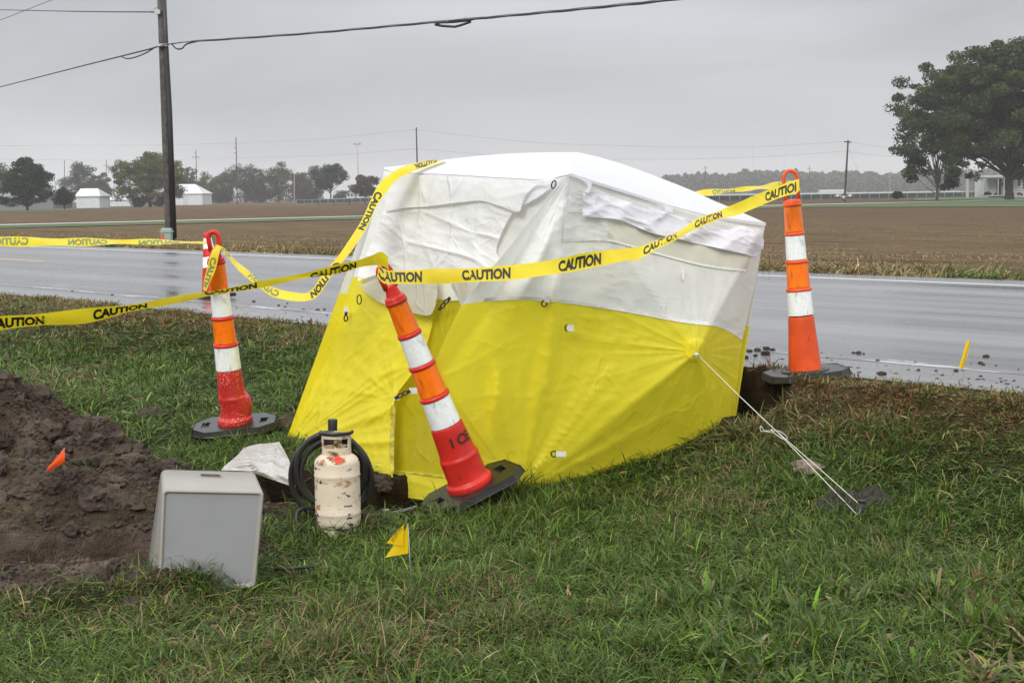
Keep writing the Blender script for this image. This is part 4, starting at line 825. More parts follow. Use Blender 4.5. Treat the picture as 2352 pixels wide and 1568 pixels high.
def ground_patch(name, px, py, sx, sy, m, label, ctg, h, seed, ang=0, n=46):
    c = G(px, py); u = np.linspace(-1, 1, n); U, W = np.meshgrid(u, u); r = np.hypot(U, W); th = np.arctan2(W, U); ed = .80+.9*(fbm(np.cos(th)*1.4+seed, np.sin(th)*1.4, 0, 3)-.3)
    Xx = c[0]+(U*math.cos(ang)-W*math.sin(ang)*.3)*sx*ed; Yy = c[1]+(W*math.cos(ang)+U*math.sin(ang)*.3)*sy*ed; k = sst((1-np.clip(r, 0, 1.0))/.35)
    Zz = gz(Xx, Yy)+.012+k*(h*.5+h*1.5*creases(U, W, .8, .5, 2, 3)+h*.9*creases(U, W, .4, -.4, 2, 4))
    F = [f for f in grid_faces(n, n).tolist() if all(r.ravel()[i] < 1.0 for i in f)]
    return tag(mk(name, np.stack([Xx, Yy, Zz], -1).reshape(-1, 3), F, m), label, ctg)
ground_patch('rag', 1962, 1160, .155, .10, MT['rag'], 'wet dark grey rag lying in the grass behind the peg', 'rag', .055, 4.2)
def rock(name, loc, s, m, seed, label=None, ctg=None, group=None, sub=2, rough=.35, earth=False):
    import bmesh
    bm = bmesh.new(); bmesh.ops.create_icosphere(bm, subdivisions=sub, radius=1); V = np.array([v.co[:] for v in bm.verts]); F = [tuple(v.index for v in f.verts) for f in bm.faces]; bm.free()
    d = 1+rough*(rid(V[:, 0]*1.1+seed, V[:, 1]*1.1, V[:, 2]*1.1+seed, 3)-.5)*2; d = d if not earth else .85+.55*(fbm(V[:, 0]*1.6+seed, V[:, 1]*1.6, V[:, 2]*1.6, 5, .62)-.5)*2+.10*(fbm(V[:, 0]*9, V[:, 1]*9, V[:, 2]*9+seed, 3)-.5); V = V*d[:, None]*np.array(s); o = mk(name, V, F, m, smooth=earth); o.location = Vector(loc); return tag(o, label, ctg, group)
g = G(1866, 1085); rock('stone', g+np.array([.0, .05, .008]), (.070, .085, .030), MT['stone'], 5.2, 'flat pink-brown stone in the grass under the guy line', 'stone', sub=3, rough=.75)
g = G(1432, 1372/1568*1568 if False else 1098); V, F = box(g+np.array([0, 0, .03]), (.034, .008, .006), .4); bevel(tag(mk('wood_chip', V, F, MT['chip'], smooth=False), 'small orange wood chip in the grass below the tent', 'wood chip'), .001)
g = G(915, 1186); tl_ = empty('ratchet_strap', g, 'small silver buckle with a wire clip on the pit edge by the cone', 'buckle')
V, F = box(g+np.array([-.055, 0, .028]), (.03, .022, .014), .3); bevel(mk('buckle', V, F, MT['galv'], tl_, smooth=False), .003)
wl = [g+np.array(p) for p in ((-.07, -.01, .016), (.0, 0, .026), (.05, .03, .034), (.066, .05, .036), (.078, .044, .036), (.068, .034, .034), (.0, -.012, .022), (-.066, -.022, .014))]; V, F = tube(cat(wl, 6), .0018, 6); mk('wire_clip', V, F, MT['galv'], tl_)
g = G(676, 1324); V, F = tube([g+np.array([-.075, .0, .028]), g+np.array([.07, .03, .030])], .0065, 8); tag(mk('metal_bar', V, F, MT['rubber']), 'thin black bar lying in the grass beside the box', 'bar')

# ------------------------------------------------------------------ marker flags
def flag(base_px, top_px, outline, m, label, words=None, Yv=None, tx=None, two=None):
    b = G(*base_px); Y = Yv or float(b[1]); root = empty('marker_flag', b, label, 'marker flag', 'utility marker flags')
    t0 = P(top_px[0], top_px[1], Y); V, F = tube([b-np.array([0, 0, .05]), b*.5+t0*.5+np.array([.003, 0, 0]), t0], .0011, 6); mk('wire', V, F, MT['galv'], root)
    (a, bq, c, d) = outline; G_ = []
    n = 10
    for i in range(n+1):
        for j in range(n+1):
            u, v = j/n, i/n; x = (a[0]*(1-u)+bq[0]*u)*(1-v)+(d[0]*(1-u)+c[0]*u)*v; y = (a[1]*(1-u)+bq[1]*u)*(1-v)+(d[1]*(1-u)+c[1]*u)*v
            G_.append(P(x, y, Y-.016*math.sin(u*3.0+v*1.5)*u))
    pf = mk('pennant', G_, grid_faces(n+1, n+1), m, root)
    if two:
        V, F = quad3(*[P(x, y, Y-.012) for x, y in two]); pf = mk('pennant', V, F, m, root)
    if tx:
        body, p0, p1, h_, flip = tx; TV, TF = text_mesh(body, .008); L = TV[:, 0].max(); H_ = TV[:, 1].max(); p0 = np.array(p0, float); p1 = np.array(p1, float); dd = p1-p0; nn = np.array([-dd[1], dd[0]])/np.linalg.norm(dd)*h_*flip
        mk('lettering', [P(*(p0+dd*(x/L)+nn*(y/H_)), Y-.022) for x, y, z in TV], TF, MT['print'], pf, smooth=False)
    return root
flag((945, 1428), (937, 1202), ((937, 1201), (930, 1216), (884, 1280), (938, 1270)), MT['flag_yellow'], 'yellow pennant flag on a long wire in the foreground grass', two=((927, 1204), (905, 1226), (888, 1246), (926, 1254)), tx=('GAS PIPELINE', (925, 1212), (902, 1244), 8, 1))
flag((108, 1090), (148, 1028), ((149, 1027), (149, 1060), (106, 1087), (108, 1076)), MT['flag_orange'], 'orange-red flag sticking out of the dirt heap')
flag((2203, 890), (2229, 784), ((2220, 783), (2230, 783), (2213, 846), (2202, 846)), MT['flag_yellow'], 'yellow flag at the road edge far right of the cone')

# ------------------------------------------------------------------ dirt clods on the road
cl = [(1722, 808, 12), (1740, 806, 15), (1752, 812, 9), (1760, 803, 16), (1774, 805, 12), (1758, 815, 20), (1735, 818, 10), (1712, 823, 14), (1718, 806, 8), (2026, 861, 18), (2018, 858, 9), (1972, 812, 12), (1960, 811, 7), (1984, 813, 6), (2265, 820, 12), (2252, 835, 10), (2196, 853, 10), (2150, 852, 6), (2110, 851, 8), (2016, 829, 8), (2288, 840, 5), (2258, 838, 8),
      (166, 573+96, 5), (258, 575+103, 6), (583, 693, 7), (912, 0, 0), (640, 702, 6), (655, 705, 5), (905, 0, 0), (730, 712, 7), (745, 711, 6), (697, 711, 5), (660, 697, 4), (2300, 877, 6), (2225, 870, 5), (1900, 822, 5)]
proto = None
for i, (x, y, s) in enumerate(cl):
    if not s: continue
    p = PZ(x, y, RZ); r = s/2/FPX*p[1]
    if proto is None or i % 5 == 0:
        protos = None
        o = rock('dirt_clod', (p[0], p[1], RZ+r*.35), (1, 1, .62), MT['clod'], i*1.7+.3, sub=2, rough=.6); proto = o
    else: o = proto.copy(); COL.objects.link(o); o.location = (p[0], p[1], RZ+r*.35)
    o.scale = (r, r*.9, r*.9); o.rotation_euler = (0, 0, i*1.3)
    side = 'right of the tent' if x > 1650 else 'left of the tent'
    tag(o, 'small brown dirt clod scattered on the wet road '+side, 'dirt clod', 'dirt clods on the road '+side)
for x, y, s, lb in ((345, 868+92, .10, 'large rounded clay lump on the crest of the dirt heap'), (185, 1000, .10, 'broad dark clay lump on the front slope of the heap'), (652, 985, .11, 'dark soil clump by the left tent corner'), (868, 1118, .085, 'grassy soil clump hanging at the pit edge behind the gas bottle'), (300, 1400, .065, 'brown soil clump before the box'), (60, 1135, .12, 'flat-topped clay lump low on the heap at the left')):
    g = G(x, y); rock('soil_clump', g+np.array([0, s*.4, s*.1]), (s, s*.8, s*.62), MT['soil'], x*.01, lb, 'soil clump', sub=5, rough=.5, earth=True)

def flecks():
    import bmesh
    bm = bmesh.new(); bmesh.ops.create_icosphere(bm, subdivisions=1, radius=1); B0 = np.array([v.co[:] for v in bm.verts]); BF = np.array([[v.index for v in f.verts] for f in bm.faces]); bm.free()
    n = 420; sg = np.concatenate([rng.normal(-3.6, 1.3, 300), rng.normal(2.2, 1.2, 120)]); qg = -.35+rng.normal(0, .28, n); x = RP0[0]+RU[0]*sg+RN[0]*qg; y = RP0[1]+RU[1]*sg+RN[1]*qg; s_ = .002+.008*rng.random(n)**4; k = qg > -.68; x, y, s_ = x[k], y[k], s_[k]; n = len(x)
    V = B0[None]*(.6+.7*rng.random((n, len(B0), 1)))*(s_[:, None, None]*rng.uniform(.8, 2.0, (n, 1, 3))*np.array([1, 1, .4]))+np.stack([x, y, RZ+s_*.2], 1)[:, None]; F = (BF[None]+(np.arange(n)*len(B0))[:, None, None]).reshape(-1, 3)
    me = bpy.data.meshes.new('mud_flecks'); me.from_pydata(V.reshape(-1, 3), [], F.tolist()); me.materials.append(MT['clod']); me.update(); o = bpy.data.objects.new('mud_flecks', me); COL.objects.link(o); tag(o, 'tiny flecks of mud along the near edge of the road', 'mud', kind='stuff')
flecks()
# soil crumbs over heap, pit rims and trampled ground
def big_clods():
    import bmesh
    bm = bmesh.new(); bmesh.ops.create_icosphere(bm, subdivisions=3, radius=1); B0 = np.array([v.co[:] for v in bm.verts]); BF = np.array([[v.index for v in f.verts] for f in bm.faces]); bm.free()
    x = rng.uniform(-3.3, -.8, 2600); y = rng.uniform(5.3, 8.5, 2600); k = (rng.random(2600) < np.clip(heap_h(x, y)*2.5+.06, 0, .42)*(dirt_mask(x, y) > .5))*(seg_d(x, y, PIT1) < -.0)*~((x > -1.42) & (y < 6.4)) > 0; x, y = x[k], y[k]; VV = []; FF = []; n = 0
    for i in range(len(x)):
        s = .012+.050*rng.random()**2.4; sd = i*3.7; V = B0*(.72+.45*(rid(B0[:, 0]*1.2+sd, B0[:, 1]*1.2, B0[:, 2]*1.2, 2)-.5)*2+.60*(fbm(B0[:, 0]*1.5+sd, B0[:, 1]*1.5, B0[:, 2]*1.5, 4, .6)-.5)*2+.12*(fbm(B0[:, 0]*8+sd, B0[:, 1]*8, B0[:, 2]*8, 2)-.5))[:, None]*s*rng.uniform(.65, 1.3, 3)
        VV.append(V+np.array([x[i], y[i], float(gz(x[i], y[i]))+s*.25])); FF.append(BF+n); n += len(B0)
    me = bpy.data.meshes.new('soil_lumps'); me.from_pydata(np.vstack(VV), [], np.vstack(FF).tolist()); me.materials.append(MT['soil']); me.update(); o = bpy.data.objects.new('soil_lumps', me); COL.objects.link(o); tag(o, 'rough broken clay lumps covering the heap', 'soil', kind='stuff')
big_clods()
def crumbs():
    import bmesh
    bm = bmesh.new(); bmesh.ops.create_icosphere(bm, subdivisions=1, radius=1); B0 = np.array([v.co[:] for v in bm.verts]); BF = np.array([[v.index for v in f.verts] for f in bm.faces]); bm.free()
    x = rng.uniform(-3.3, .2, 60000); y = rng.uniform(5.2, 8.6, 60000); m = dirt_mask(x, y)*(seg_d(x, y, PIT1) < -.0)*(seg_d(x, y, PIT2) < .02)
    k = rng.random(60000) < m*.55; x, y = x[k], y[k]; n = len(x); s = .004+.011*rng.random(n)**3+.014*(rng.random(n) < .035)*rng.random(n); z = gz(x, y)+s*.3
    V = B0[None]*(.7+.6*rng.random((n, len(B0), 1)))*(s[:, None, None]*rng.uniform(.7, 1.3, (n, 1, 3)))+np.stack([x, y, z], 1)[:, None]
    F = (BF[None]+(np.arange(n)*len(B0))[:, None, None]).reshape(-1, 3)
    me = bpy.data.meshes.new('soil_crumbs'); me.from_pydata(V.reshape(-1, 3), [], F.tolist()); me.materials.append(MT['soil']); me.update(); o = bpy.data.objects.new('soil_crumbs', me); COL.objects.link(o); tag(o, 'loose crumbled soil over the heap and trampled ground', 'soil', kind='stuff')
crumbs()

# ------------------------------------------------------------------ grass
def grass():
    VV = []; FF = []; CC = []; base = 0
    def zone(n, x0, x1, y0, y1, lmin, lmax, wd, verge=False, rim=None):
        nonlocal base
        x = rng.uniform(x0, x1, n); y = rng.uniform(y0, y1, n)
        if rim:
            sg = rng.uniform(0, 1, n)**1.4*22-8; qg = rng.uniform(rim[0], rim[1], n); x = RP0[0]+RU[0]*sg+RN[0]*qg; y = RP0[1]+RU[1]*sg+RN[1]*qg
        if verge:
            sg = rng.uniform(0, 1, n)**1.6*75-12; qg = (7.42+rng.exponential(1.7, n)) if verge == 1 else (9.5+rng.uniform(0, 1, n)**1.5*55); x = RP0[0]+RU[0]*sg+RN[0]*qg; y = RP0[1]+RU[1]*sg+RN[1]*qg
        q = Q(x, y)
        if not verge:
            keep = (q < -.66-.0+.12*bool(rim)*(fbm(x*4, y*4, 2.2, 2) > .5)) & (abs(x) < .40*y+.6); dm = dirt_mask(x, y); d1 = seg_d(x, y, PIT1); keep &= d1 < -.0; keep &= np.hypot(x-bp[0], y-bp[1]+.03) > .14
            tent_in = seg_d(x, y, [(.03, 7.56), (1.02, 7.98), (1.35, 8.8), (.4, 9.6), (-.9, 8.6), (-.85, 7.9)]) > 0; keep &= ~tent_in
            cl_ = fbm(x*2.2, y*2.2, 9.1, 3); keep &= rng.random(n) > np.clip(dm*1.6, 0, .965)
            keep &= rng.random(n) < np.clip(.35+1.3*(cl_-.2)+.3*(d1 > -.12), .25, 1)
        else:
            cl_ = fbm(x*.5, y*.5, 9.1, 3); keep = (abs(x) < .36*y+2); keep &= (fbm(x*.25, y*.25, 3.3, 3) > .42) | (verge == 1)
        if not verge and not rim:          # most blades gather in tufts and lean outwards from them
            nt_ = max(60, n//42); tx, ty = rng.uniform(x0, x1, nt_), rng.uniform(y0, y1, nt_); ti = rng.integers(0, nt_, n); intuft = rng.random(n) < .55; sp = rng.uniform(.012, .035, nt_)[ti]*(1 if wd < .005 else 1.6)
            nx, ny = tx[ti]+rng.normal(0, 1, n)*sp, ty[ti]+rng.normal(0, 1, n)*sp; okk = (dirt_mask(nx, ny) < .5) & (seg_d(nx, ny, PIT1) < -.02) & (Q(nx, ny) < -.7) & ~(seg_d(nx, ny, [(.03, 7.56), (1.02, 7.98), (1.35, 8.8), (.4, 9.6), (-.9, 8.6), (-.85, 7.9)]) > 0) & intuft & (abs(nx) < .4*ny+.6)
            x = np.where(okk, nx, x); y = np.where(okk, ny, y); q = Q(x, y); taz = np.where(okk, np.arctan2(y-ty[ti], x-tx[ti]), np.nan); thue = rng.random(nt_)[ti]
            keep = np.where(okk, True, keep)
        else: taz = np.full(n, np.nan); thue = rng.random(n)
        taz, thue = taz[keep], thue[keep]
        x, y, q, cl_ = x[keep], y[keep], q[keep], cl_[keep]; n = len(x); z = gz(x, y)-.004
        flow = fbm(x*.9, y*.9, 4.4, 2)*12; az = np.where(np.isnan(taz), flow+rng.normal(0, 1.3, n), taz+rng.normal(0, .5, n))
        L_scale = 1.0 if verge != 1 else np.exp(-((q-8.6)/2.2)**2)+.3; tuft = fbm(x*3.5, y*3.5, 12.3, 2); L = (lmin+(lmax-lmin)*rng.random(n)**1.3)*np.where(np.isnan(taz), .85, 1.25)*(.55+1.0*tuft); lean = np.clip(rng.normal(.95, .35, n)-.5*(tuft-.45)*2, .1, 1.45)
        edge = sst((q+1.75+.7*sst((-1.5-x)/3))/.95)*(not verge); L *= 1-(.4 if not rim else .1)*edge; L = L*L_scale
        if not verge: L *= 1+.6*(seg_d(x, y, PIT1) > -.15)
        W = wd*(.6+.8*rng.random(n)); t = np.array([0, .38, .72, 1.0]); curl = rng.uniform(.2, .9, n)
        hx, hy = np.cos(az), np.sin(az); sx_, sy_ = -hy, hx; pts = []
        for tt in t:
            a = lean+curl*tt; r_ = L*tt*np.sin(np.minimum(a, 1.75)*.9); h_ = L*tt*np.cos(np.minimum(a, 1.52)); pts.append(np.stack([x+hx*r_, y+hy*r_, z+np.maximum(h_, .004*tt)], 1))
        wv = np.stack([sx_, sy_, np.zeros(n)], 1); wk = [.7, 1.0, .75]
        tw = rng.normal(0, .5, n); wv[:, 2] = tw*.7
        Vb = np.zeros((n, 7, 3))
        for k in range(3): Vb[:, 2*k] = pts[k]-wv*(W*wk[k]*.5)[:, None]; Vb[:, 2*k+1] = pts[k]+wv*(W*wk[k]*.5)[:, None]
        Vb[:, 6] = pts[3]
        fb_ = np.arange(n)[:, None]*7+base; F4 = np.concatenate([fb_+np.array([0, 1, 3, 2]), fb_+np.array([2, 3, 5, 4])]); F3 = fb_+np.array([4, 5, 6])
        # colours that belong to the blade: fresh, dull, straw, rust
        g1 = np.array([.040, .086, .010]); g2 = np.array([.105, .172, .022]); g3 = np.array([.085, .118, .036]); st = np.array([.26, .20, .10]); ru = np.array([.19, .095, .040]); yl = np.array([.20, .21, .045])
        r_ = (.55*thue+.45*rng.random(n))[:, None]; c = g1*(1-r_)+g2*r_; k = rng.random(n) < .25; c[k] = g3; patch = fbm(x*1.3, y*1.3, 21.0, 3)
        dead = np.clip((patch-.58)*2.2, 0, .28)+.06+.62*edge*np.clip(.4+1.6*fbm(x*.9, y*.9, 31., 2), 0, 1)
        if verge: dead = (.86-.55*(fbm(x*.35, y*.35, 21.0, 3) > .54)) if verge == 1 else 1.0+0*x
        k = rng.random(n) < dead; c[k] = st*((.5 if not verge else .8)+.5*rng.random((k.sum(), 1))); k2 = k & (rng.random(n) < (.55*edge+.12 if not verge else .25)); c[k2] = ru*(.6+.8*rng.random((k2.sum(), 1)))
        k = rng.random(n) < .04; c[k] = yl; c *= np.exp(rng.normal(.02, .38, (n, 1))); 
        VV.append(Vb.reshape(-1, 3)); FF.append((F4, F3)); CC.append(np.repeat(c, 7, axis=0)); base += n*7
    zone(190000, -2.6, 2.6, 4.1, 6.0, .028, .105, .0036)
    zone(190000, -3.4, 3.2, 6.0, 8.4, .028, .10, .0040)
    zone(90000, -5.5, 3.2, 8.4, 12.0, .04, .11, .0060)
    zone(60000, -8.5, -1.5, 12.0, 19.0, .04, .12, .0090)
    zone(7000, .5, 2.3, 4.3, 5.6, .05, .10, .014)
    zone(46000, 0, 1, 0, 1, .03, .085, .006, rim=(-1.0, -.60))
    zone(150000, 0, 1, 0, 1, .035, .085, .005, rim=(-2.2, -.66))      # plantain and dandelion leaves
    n0 = len(VV)
    V = np.vstack(VV); F = np.concatenate([f[0] for f in FF]).tolist()+np.concatenate([f[1] for f in FF]).tolist()
    me = bpy.data.meshes.new('grass'); me.from_pydata(V, [], F); a = me.color_attributes.new('col', 'FLOAT_COLOR', 'POINT'); c = np.ones((len(V), 4)); c[:, :3] = np.vstack(CC); a.data.foreach_set('color', c.ravel().astype(np.float32)); me.materials.append(MT['grass']); me.update()
    o = bpy.data.objects.new('grass', me); COL.objects.link(o); tag(o, 'matted green and rusty wet grass on the verge', 'grass', kind='stuff')
    VV.clear(); FF.clear(); CC.clear(); base = 0
    zone(120000, 0, 1, 0, 1, .08, .26, .013, verge=1)
    zone(110000, 0, 1, 0, 1, .03, .10, .016, verge=2)
    V = np.vstack(VV); F = np.concatenate([f[0] for f in FF]).tolist()+np.concatenate([f[1] for f in FF]).tolist()
    me = bpy.data.meshes.new('dry_grass'); me.from_pydata(V, [], F); a = me.color_attributes.new('col', 'FLOAT_COLOR', 'POINT'); c = np.ones((len(V), 4)); c[:, :3] = np.vstack(CC); a.data.foreach_set('color', c.ravel().astype(np.float32)); me.materials.append(MT['grass']); me.update()
    o = bpy.data.objects.new('dry_grass', me); COL.objects.link(o); tag(o, 'tall straw-coloured grass along the far side of the road', 'grass', kind='stuff')
grass()

# ------------------------------------------------------------------ trees
def tree(label, cx, basey, topy, wpx, Y, leafs, tone, crown_lo=.18, name='tree', trunk_w=.035, clump=.16, leaf=None, seed=0, nclu=60, shape=1.0, dome=0.0, group='trees beyond the field', gap=.0, trunkcol='bark', lean=0, forks=0, surf=.55):
    r = np.random.default_rng(seed+11); b = P(cx, basey, Y); H_ = (basey-topy)/FPX*Y; Wd = wpx/FPX*Y; b = np.array([b[0], b[1], min(b[2], float(base_z(np.array(b[0]), np.array(b[1])))+.4)]); b[2] = P(cx, basey, Y)[2]
    root = empty(name, b, label, name.replace('_', ' ') if name in ('tree', 'bush') else name.split('_')[-1], group)
    zc = H_*(crown_lo+1)/2; rz = H_*(1-crown_lo)/2*.93; rx = Wd/2*.9
    d = r.normal(size=(nclu, 3)); d /= np.linalg.norm(d, axis=1)[:, None]; rad = (surf+(1-surf)*r.random(nclu))**.8; rad[: nclu//4] *= .55
    surf = .25 if name == 'bush' else surf; rad = rad if name != 'bush' else rad*.8; wob = 1+.22*(vn(d[:, 0]*1.8+seed, d[:, 1]*1.8, d[:, 2]*1.8)-.5)*2
    fl_ = np.where(d[:, 2] < 0, 1+dome*(1/np.sqrt(1.02-d[:, 2]**2)-1).clip(0, 1.6), 1.0); d2_ = d.copy(); d2_[:, :2] *= fl_[:, None]; C = d2_*rad[:, None]*wob[:, None]*np.array([rx, rx*.9, rz]); C[:, 0] *= np.where(C[:, 2] > 0, 1-.18*shape*(C[:, 2]/rz)**2, 1-.25*(1-shape)); C[:, 2] += zc
    cr_r = clump*H_*(.6+.7*r.random(nclu))
    n = leafs; k = r.integers(0, nclu, n); dd = r.normal(size=(n, 3)); dd /= np.linalg.norm(dd, axis=1)[:, None]; rr = r.random(n)**.5
    L = C[k]+dd*(rr*cr_r[k])[:, None]*np.array([1.15, 1.15, .75]); hf = (9 if nclu < 200 else 17)/H_; hole = vn(L[:, 0]*hf+seed, L[:, 1]*hf, L[:, 2]*hf); keep = (hole > gap) & (L[:, 2] > H_*crown_lo*.8); L = L[keep]; k = k[keep]; n = len(L)
    s = (leaf or .028*H_)*(.5+.9*r.random(n)); u = r.normal(size=(n, 3)); u /= np.linalg.norm(u, axis=1)[:, None]; v = np.cross(u, r.normal(size=(n, 3))); v /= np.linalg.norm(v, axis=1)[:, None]
    V = np.stack([L-u*s[:, None]*.5, L+v*s[:, None]*.34, L+u*s[:, None]*.6, L-v*s[:, None]*.34], 1)
    t1, t2 = np.array(tone[0]), np.array(tone[1]); cl = r.random(nclu)[k]; c = t1*(1-cl[:, None])+t2*cl[:, None]; c = c*r.uniform(.65, 1.3, (n, 1)); V = V+b
    crown = mk('crown', V.reshape(-1, 3), np.arange(n*4).reshape(-1, 4), MT['leaf'], root, smooth=False, col=np.repeat(c, 4, axis=0))
    mb = MB(); tw = trunk_w*H_; z = np.linspace(-.6, 1, 9)*zc*1.0; z[0] = -.6
    base = [(b[0]+lean*zz, b[1], b[2]+zz) for zz in (-.8, 0, .06*H_, .15*H_, zc*.5, zc*.8, zc*1.15, zc*1.5)]; mb.add(*tube(base, np.array([1.9, 1.55, 1.1, 1.0, .8, .55, .3, .08])*tw*.5, 10))
    for q_ in np.argsort(-rad)[:: max(1, nclu//(16+forks))]:
        p1 = b+C[q_]; st = np.array(base[3])*(1-.5*r.random())+np.array(base[5])*0; f = r.random()*.75; st = np.array([b[0]+lean*0, b[1], b[2]+H_*crown_lo*(.7)+f*(C[q_][2]-H_*crown_lo*.7)*.6]) if C[q_][2] > H_*crown_lo*.7 else np.array([b[0], b[1], b[2]+H_*crown_lo])
        md = (st+p1)/2+np.array([0, 0, .04*H_])*r.normal(); mb.add(*tube(cat([st, md, p1], 4), np.linspace(.42*tw*(.5+.4*r.random()), .04*tw+.01, 9)*(.8), 6))
    mb.build('trunk', MT[trunkcol], root); return root
DK = ((.018, .036, .014), (.034, .056, .020)); GR = ((.050, .075, .030), (.090, .110, .040)); OL = ((.070, .085, .020), (.135, .135, .034)); RU = ((.075, .065, .040), (.120, .085, .045)); GY = ((.050, .066, .045), (.075, .088, .055))
tree('broad dark green round-crowned tree at the far left before the grey building', 63, 484, 365, 128, 320, 30000, DK, .10, seed=1, nclu=150, dome=.8, clump=.10, leaf=.32, surf=.62, trunk_w=.04)
tree('low dark evergreen bush between the round tree and the white shed', 148, 480, 424, 50, 325, 6000, DK, .02, name='bush', seed=2, nclu=40, clump=.20, leaf=.28, group='bushes')
tree('wide yellow-green tree spreading over the sheds left of the pole', 345, 474, 349, 200, 400, 34000, OL, .08, seed=3, nclu=130, dome=.6, clump=.10, leaf=.38, gap=.17, trunk_w=.05, forks=10)
tree('left one of two clipped dark bushes under the yellow-green tree', 320, 476, 449, 42, 396, 4000, DK, .0, name='bush', seed=4, nclu=24, clump=.3, leaf=.28, group='bushes')
tree('right one of two clipped dark bushes, touching the wooden pole', 366, 476, 449, 40, 396, 4000, DK, .0, name='bush', seed=5, nclu=24, clump=.3, leaf=.28, group='bushes')
BT = [(185, 474, 372, 105, 620, GY, 'hazy broad tree behind the white shed with the thin pole in front', 6, .0), (232, 474, 395, 60, 600, GR, 'small hazy tree behind the gap between the two left sheds', 7, .0), (8, 472, 378, 40, 640, GY, 'pale hazy tree at the left frame edge behind the round tree', 8, .0),
      (437, 472, 385, 26, 600, GY, 'thin sparse tree just right of the wooden pole', 9, .35), (478, 470, 398, 70, 640, OL, 'low hazy tree right of the barn', 10, .05), (522, 470, 386, 66, 650, GR, 'grey-green tree left of the tall bare pole', 11, .05), (565, 470, 370, 70, 640, GY, 'tall loose grey-green tree behind the tall bare pole', 12, .22),
      (600, 470, 392, 28, 640, RU, 'narrow half-bare tree in the gap of the tree row', 13, .45), (640, 468, 371, 76, 640, GR, 'rounded olive tree left of the row middle', 14, .05), (690, 468, 392, 60, 640, RU, 'brownish bushy tree in the middle of the row', 15, .15), (727, 468, 376, 44, 650, RU, 'bare-topped brown tree behind the spreading dark tree', 16, .42),
      (760, 462, 370, 84, 520, ((.030, .050, .030), (.050, .070, .036)), 'spreading dark tree standing alone before the farmhouse', 17, .18), (838, 462, 398, 72, 500, ((.060, .055, .035), (.080, .062, .038)), 'round reddish-brown tree between farmhouse and tent', 18, .05)]
for cx, by, ty, wp, Y, tn, lb, sd, gp in BT: tree(lb, cx, by+3, ty, wp, Y, 9000, tn, .12 if sd not in (17,) else .3, seed=sd, nclu=60, clump=.12, leaf=.5, gap=gp)
for i, (cx, wp, ty, tn) in enumerate(((505, 90, 425, GR), (600, 100, 432, RU), (700, 120, 425, GY), (790, 60, 436, GY))):
    tree(('low undergrowth below the %s of the tree row' % ('left end', 'gap', 'middle', 'right end')[i]), cx, 470, ty, wp, 655, 5000, tn, .0, name='bush', seed=30+i, nclu=50, clump=.3, leaf=.5, group='undergrowth of the tree row')
# the old tree by the porch house and the sapling before it
tree('huge old spreading tree before the porch house at the right', 2318, 461, 74, 570, 236, 200000, ((.030, .050, .016), (.082, .105, .032)), .16, seed=41, nclu=520, dome=.35, clump=.056, leaf=.36, gap=.15, trunk_w=.042, forks=26, surf=.48, shape=.7)
tree('slender sapling with drooping boughs left of the huge old tree', 2152, 462, 232, 205, 232, 24000, ((.024, .044, .016), (.058, .078, .026)), .09, seed=42, nclu=110, dome=1.0, clump=.075, leaf=.34, gap=.33, trunk_w=.022, forks=14)
for i, (cx, by, ty, wp, Y, lb) in enumerate(((2062, 457, 437, 27, 255, 'round bush alone on the strip between the lanes'), (2268, 452, 440, 20, 300, 'leftmost bush before the porch'), (2290, 452, 443, 22, 300, 'low clipped bush before the porch post'), (2326-4, 451, 443, 16, 300, 'small bush left of the porch steps'), (2341, 451, 443, 16, 300, 'small bush beside the huge trunk'))):
    tree(lb, cx, by, ty, wp, Y, 2600, ((.022, .036, .018), (.04, .055, .022)), .0, name='bush', seed=50+i, nclu=40, dome=.7, clump=.25, leaf=.2, group='bushes')
def woods():
    r = np.random.default_rng(5); VV = []; CC = []; n = 70000; px = r.uniform(1380, 2560, n); Y = r.uniform(1250, 1500, n)
    prof = 403-6*fbm(px/70, px*0, 3, 3)*2+10*np.clip((1600-px)/100, 0, 1)-6*np.exp(-((px-1720)/60)**2); prof = prof+(fbm(px/9, px*0, 9, 3)-.5)*16; h = r.random(n)**.8; py = 441-(441-prof)*h-(px-1900)*.0137
    V = PP(np.stack([px, py], 1), Y); s = r.uniform(1.0, 2.6, n); u = r.normal(size=(n, 3)); u /= np.linalg.norm(u, axis=1)[:, None]; v = np.cross(u, r.normal(size=(n, 3))); v /= np.linalg.norm(v, axis=1)[:, None]
    Q4 = np.stack([V-u*s[:, None]*.6, V+v*s[:, None]*.5, V+u*s[:, None]*.6, V-v*s[:, None]*.5], 1); tt = fbm(px/14, py/9, 2, 2)[:, None]; c = np.array([.07, .08, .055])*(1-tt)+np.array([.115, .105, .075])*tt; c = c*r.uniform(.7, 1.25, (n, 1))
    tag(mk('woods', Q4.reshape(-1, 3), np.arange(n*4).reshape(-1, 4), MT['leaf'], smooth=False, col=np.repeat(c, 4, axis=0)), 'far hazy wood along the right horizon', 'wood', kind='stuff')
woods()

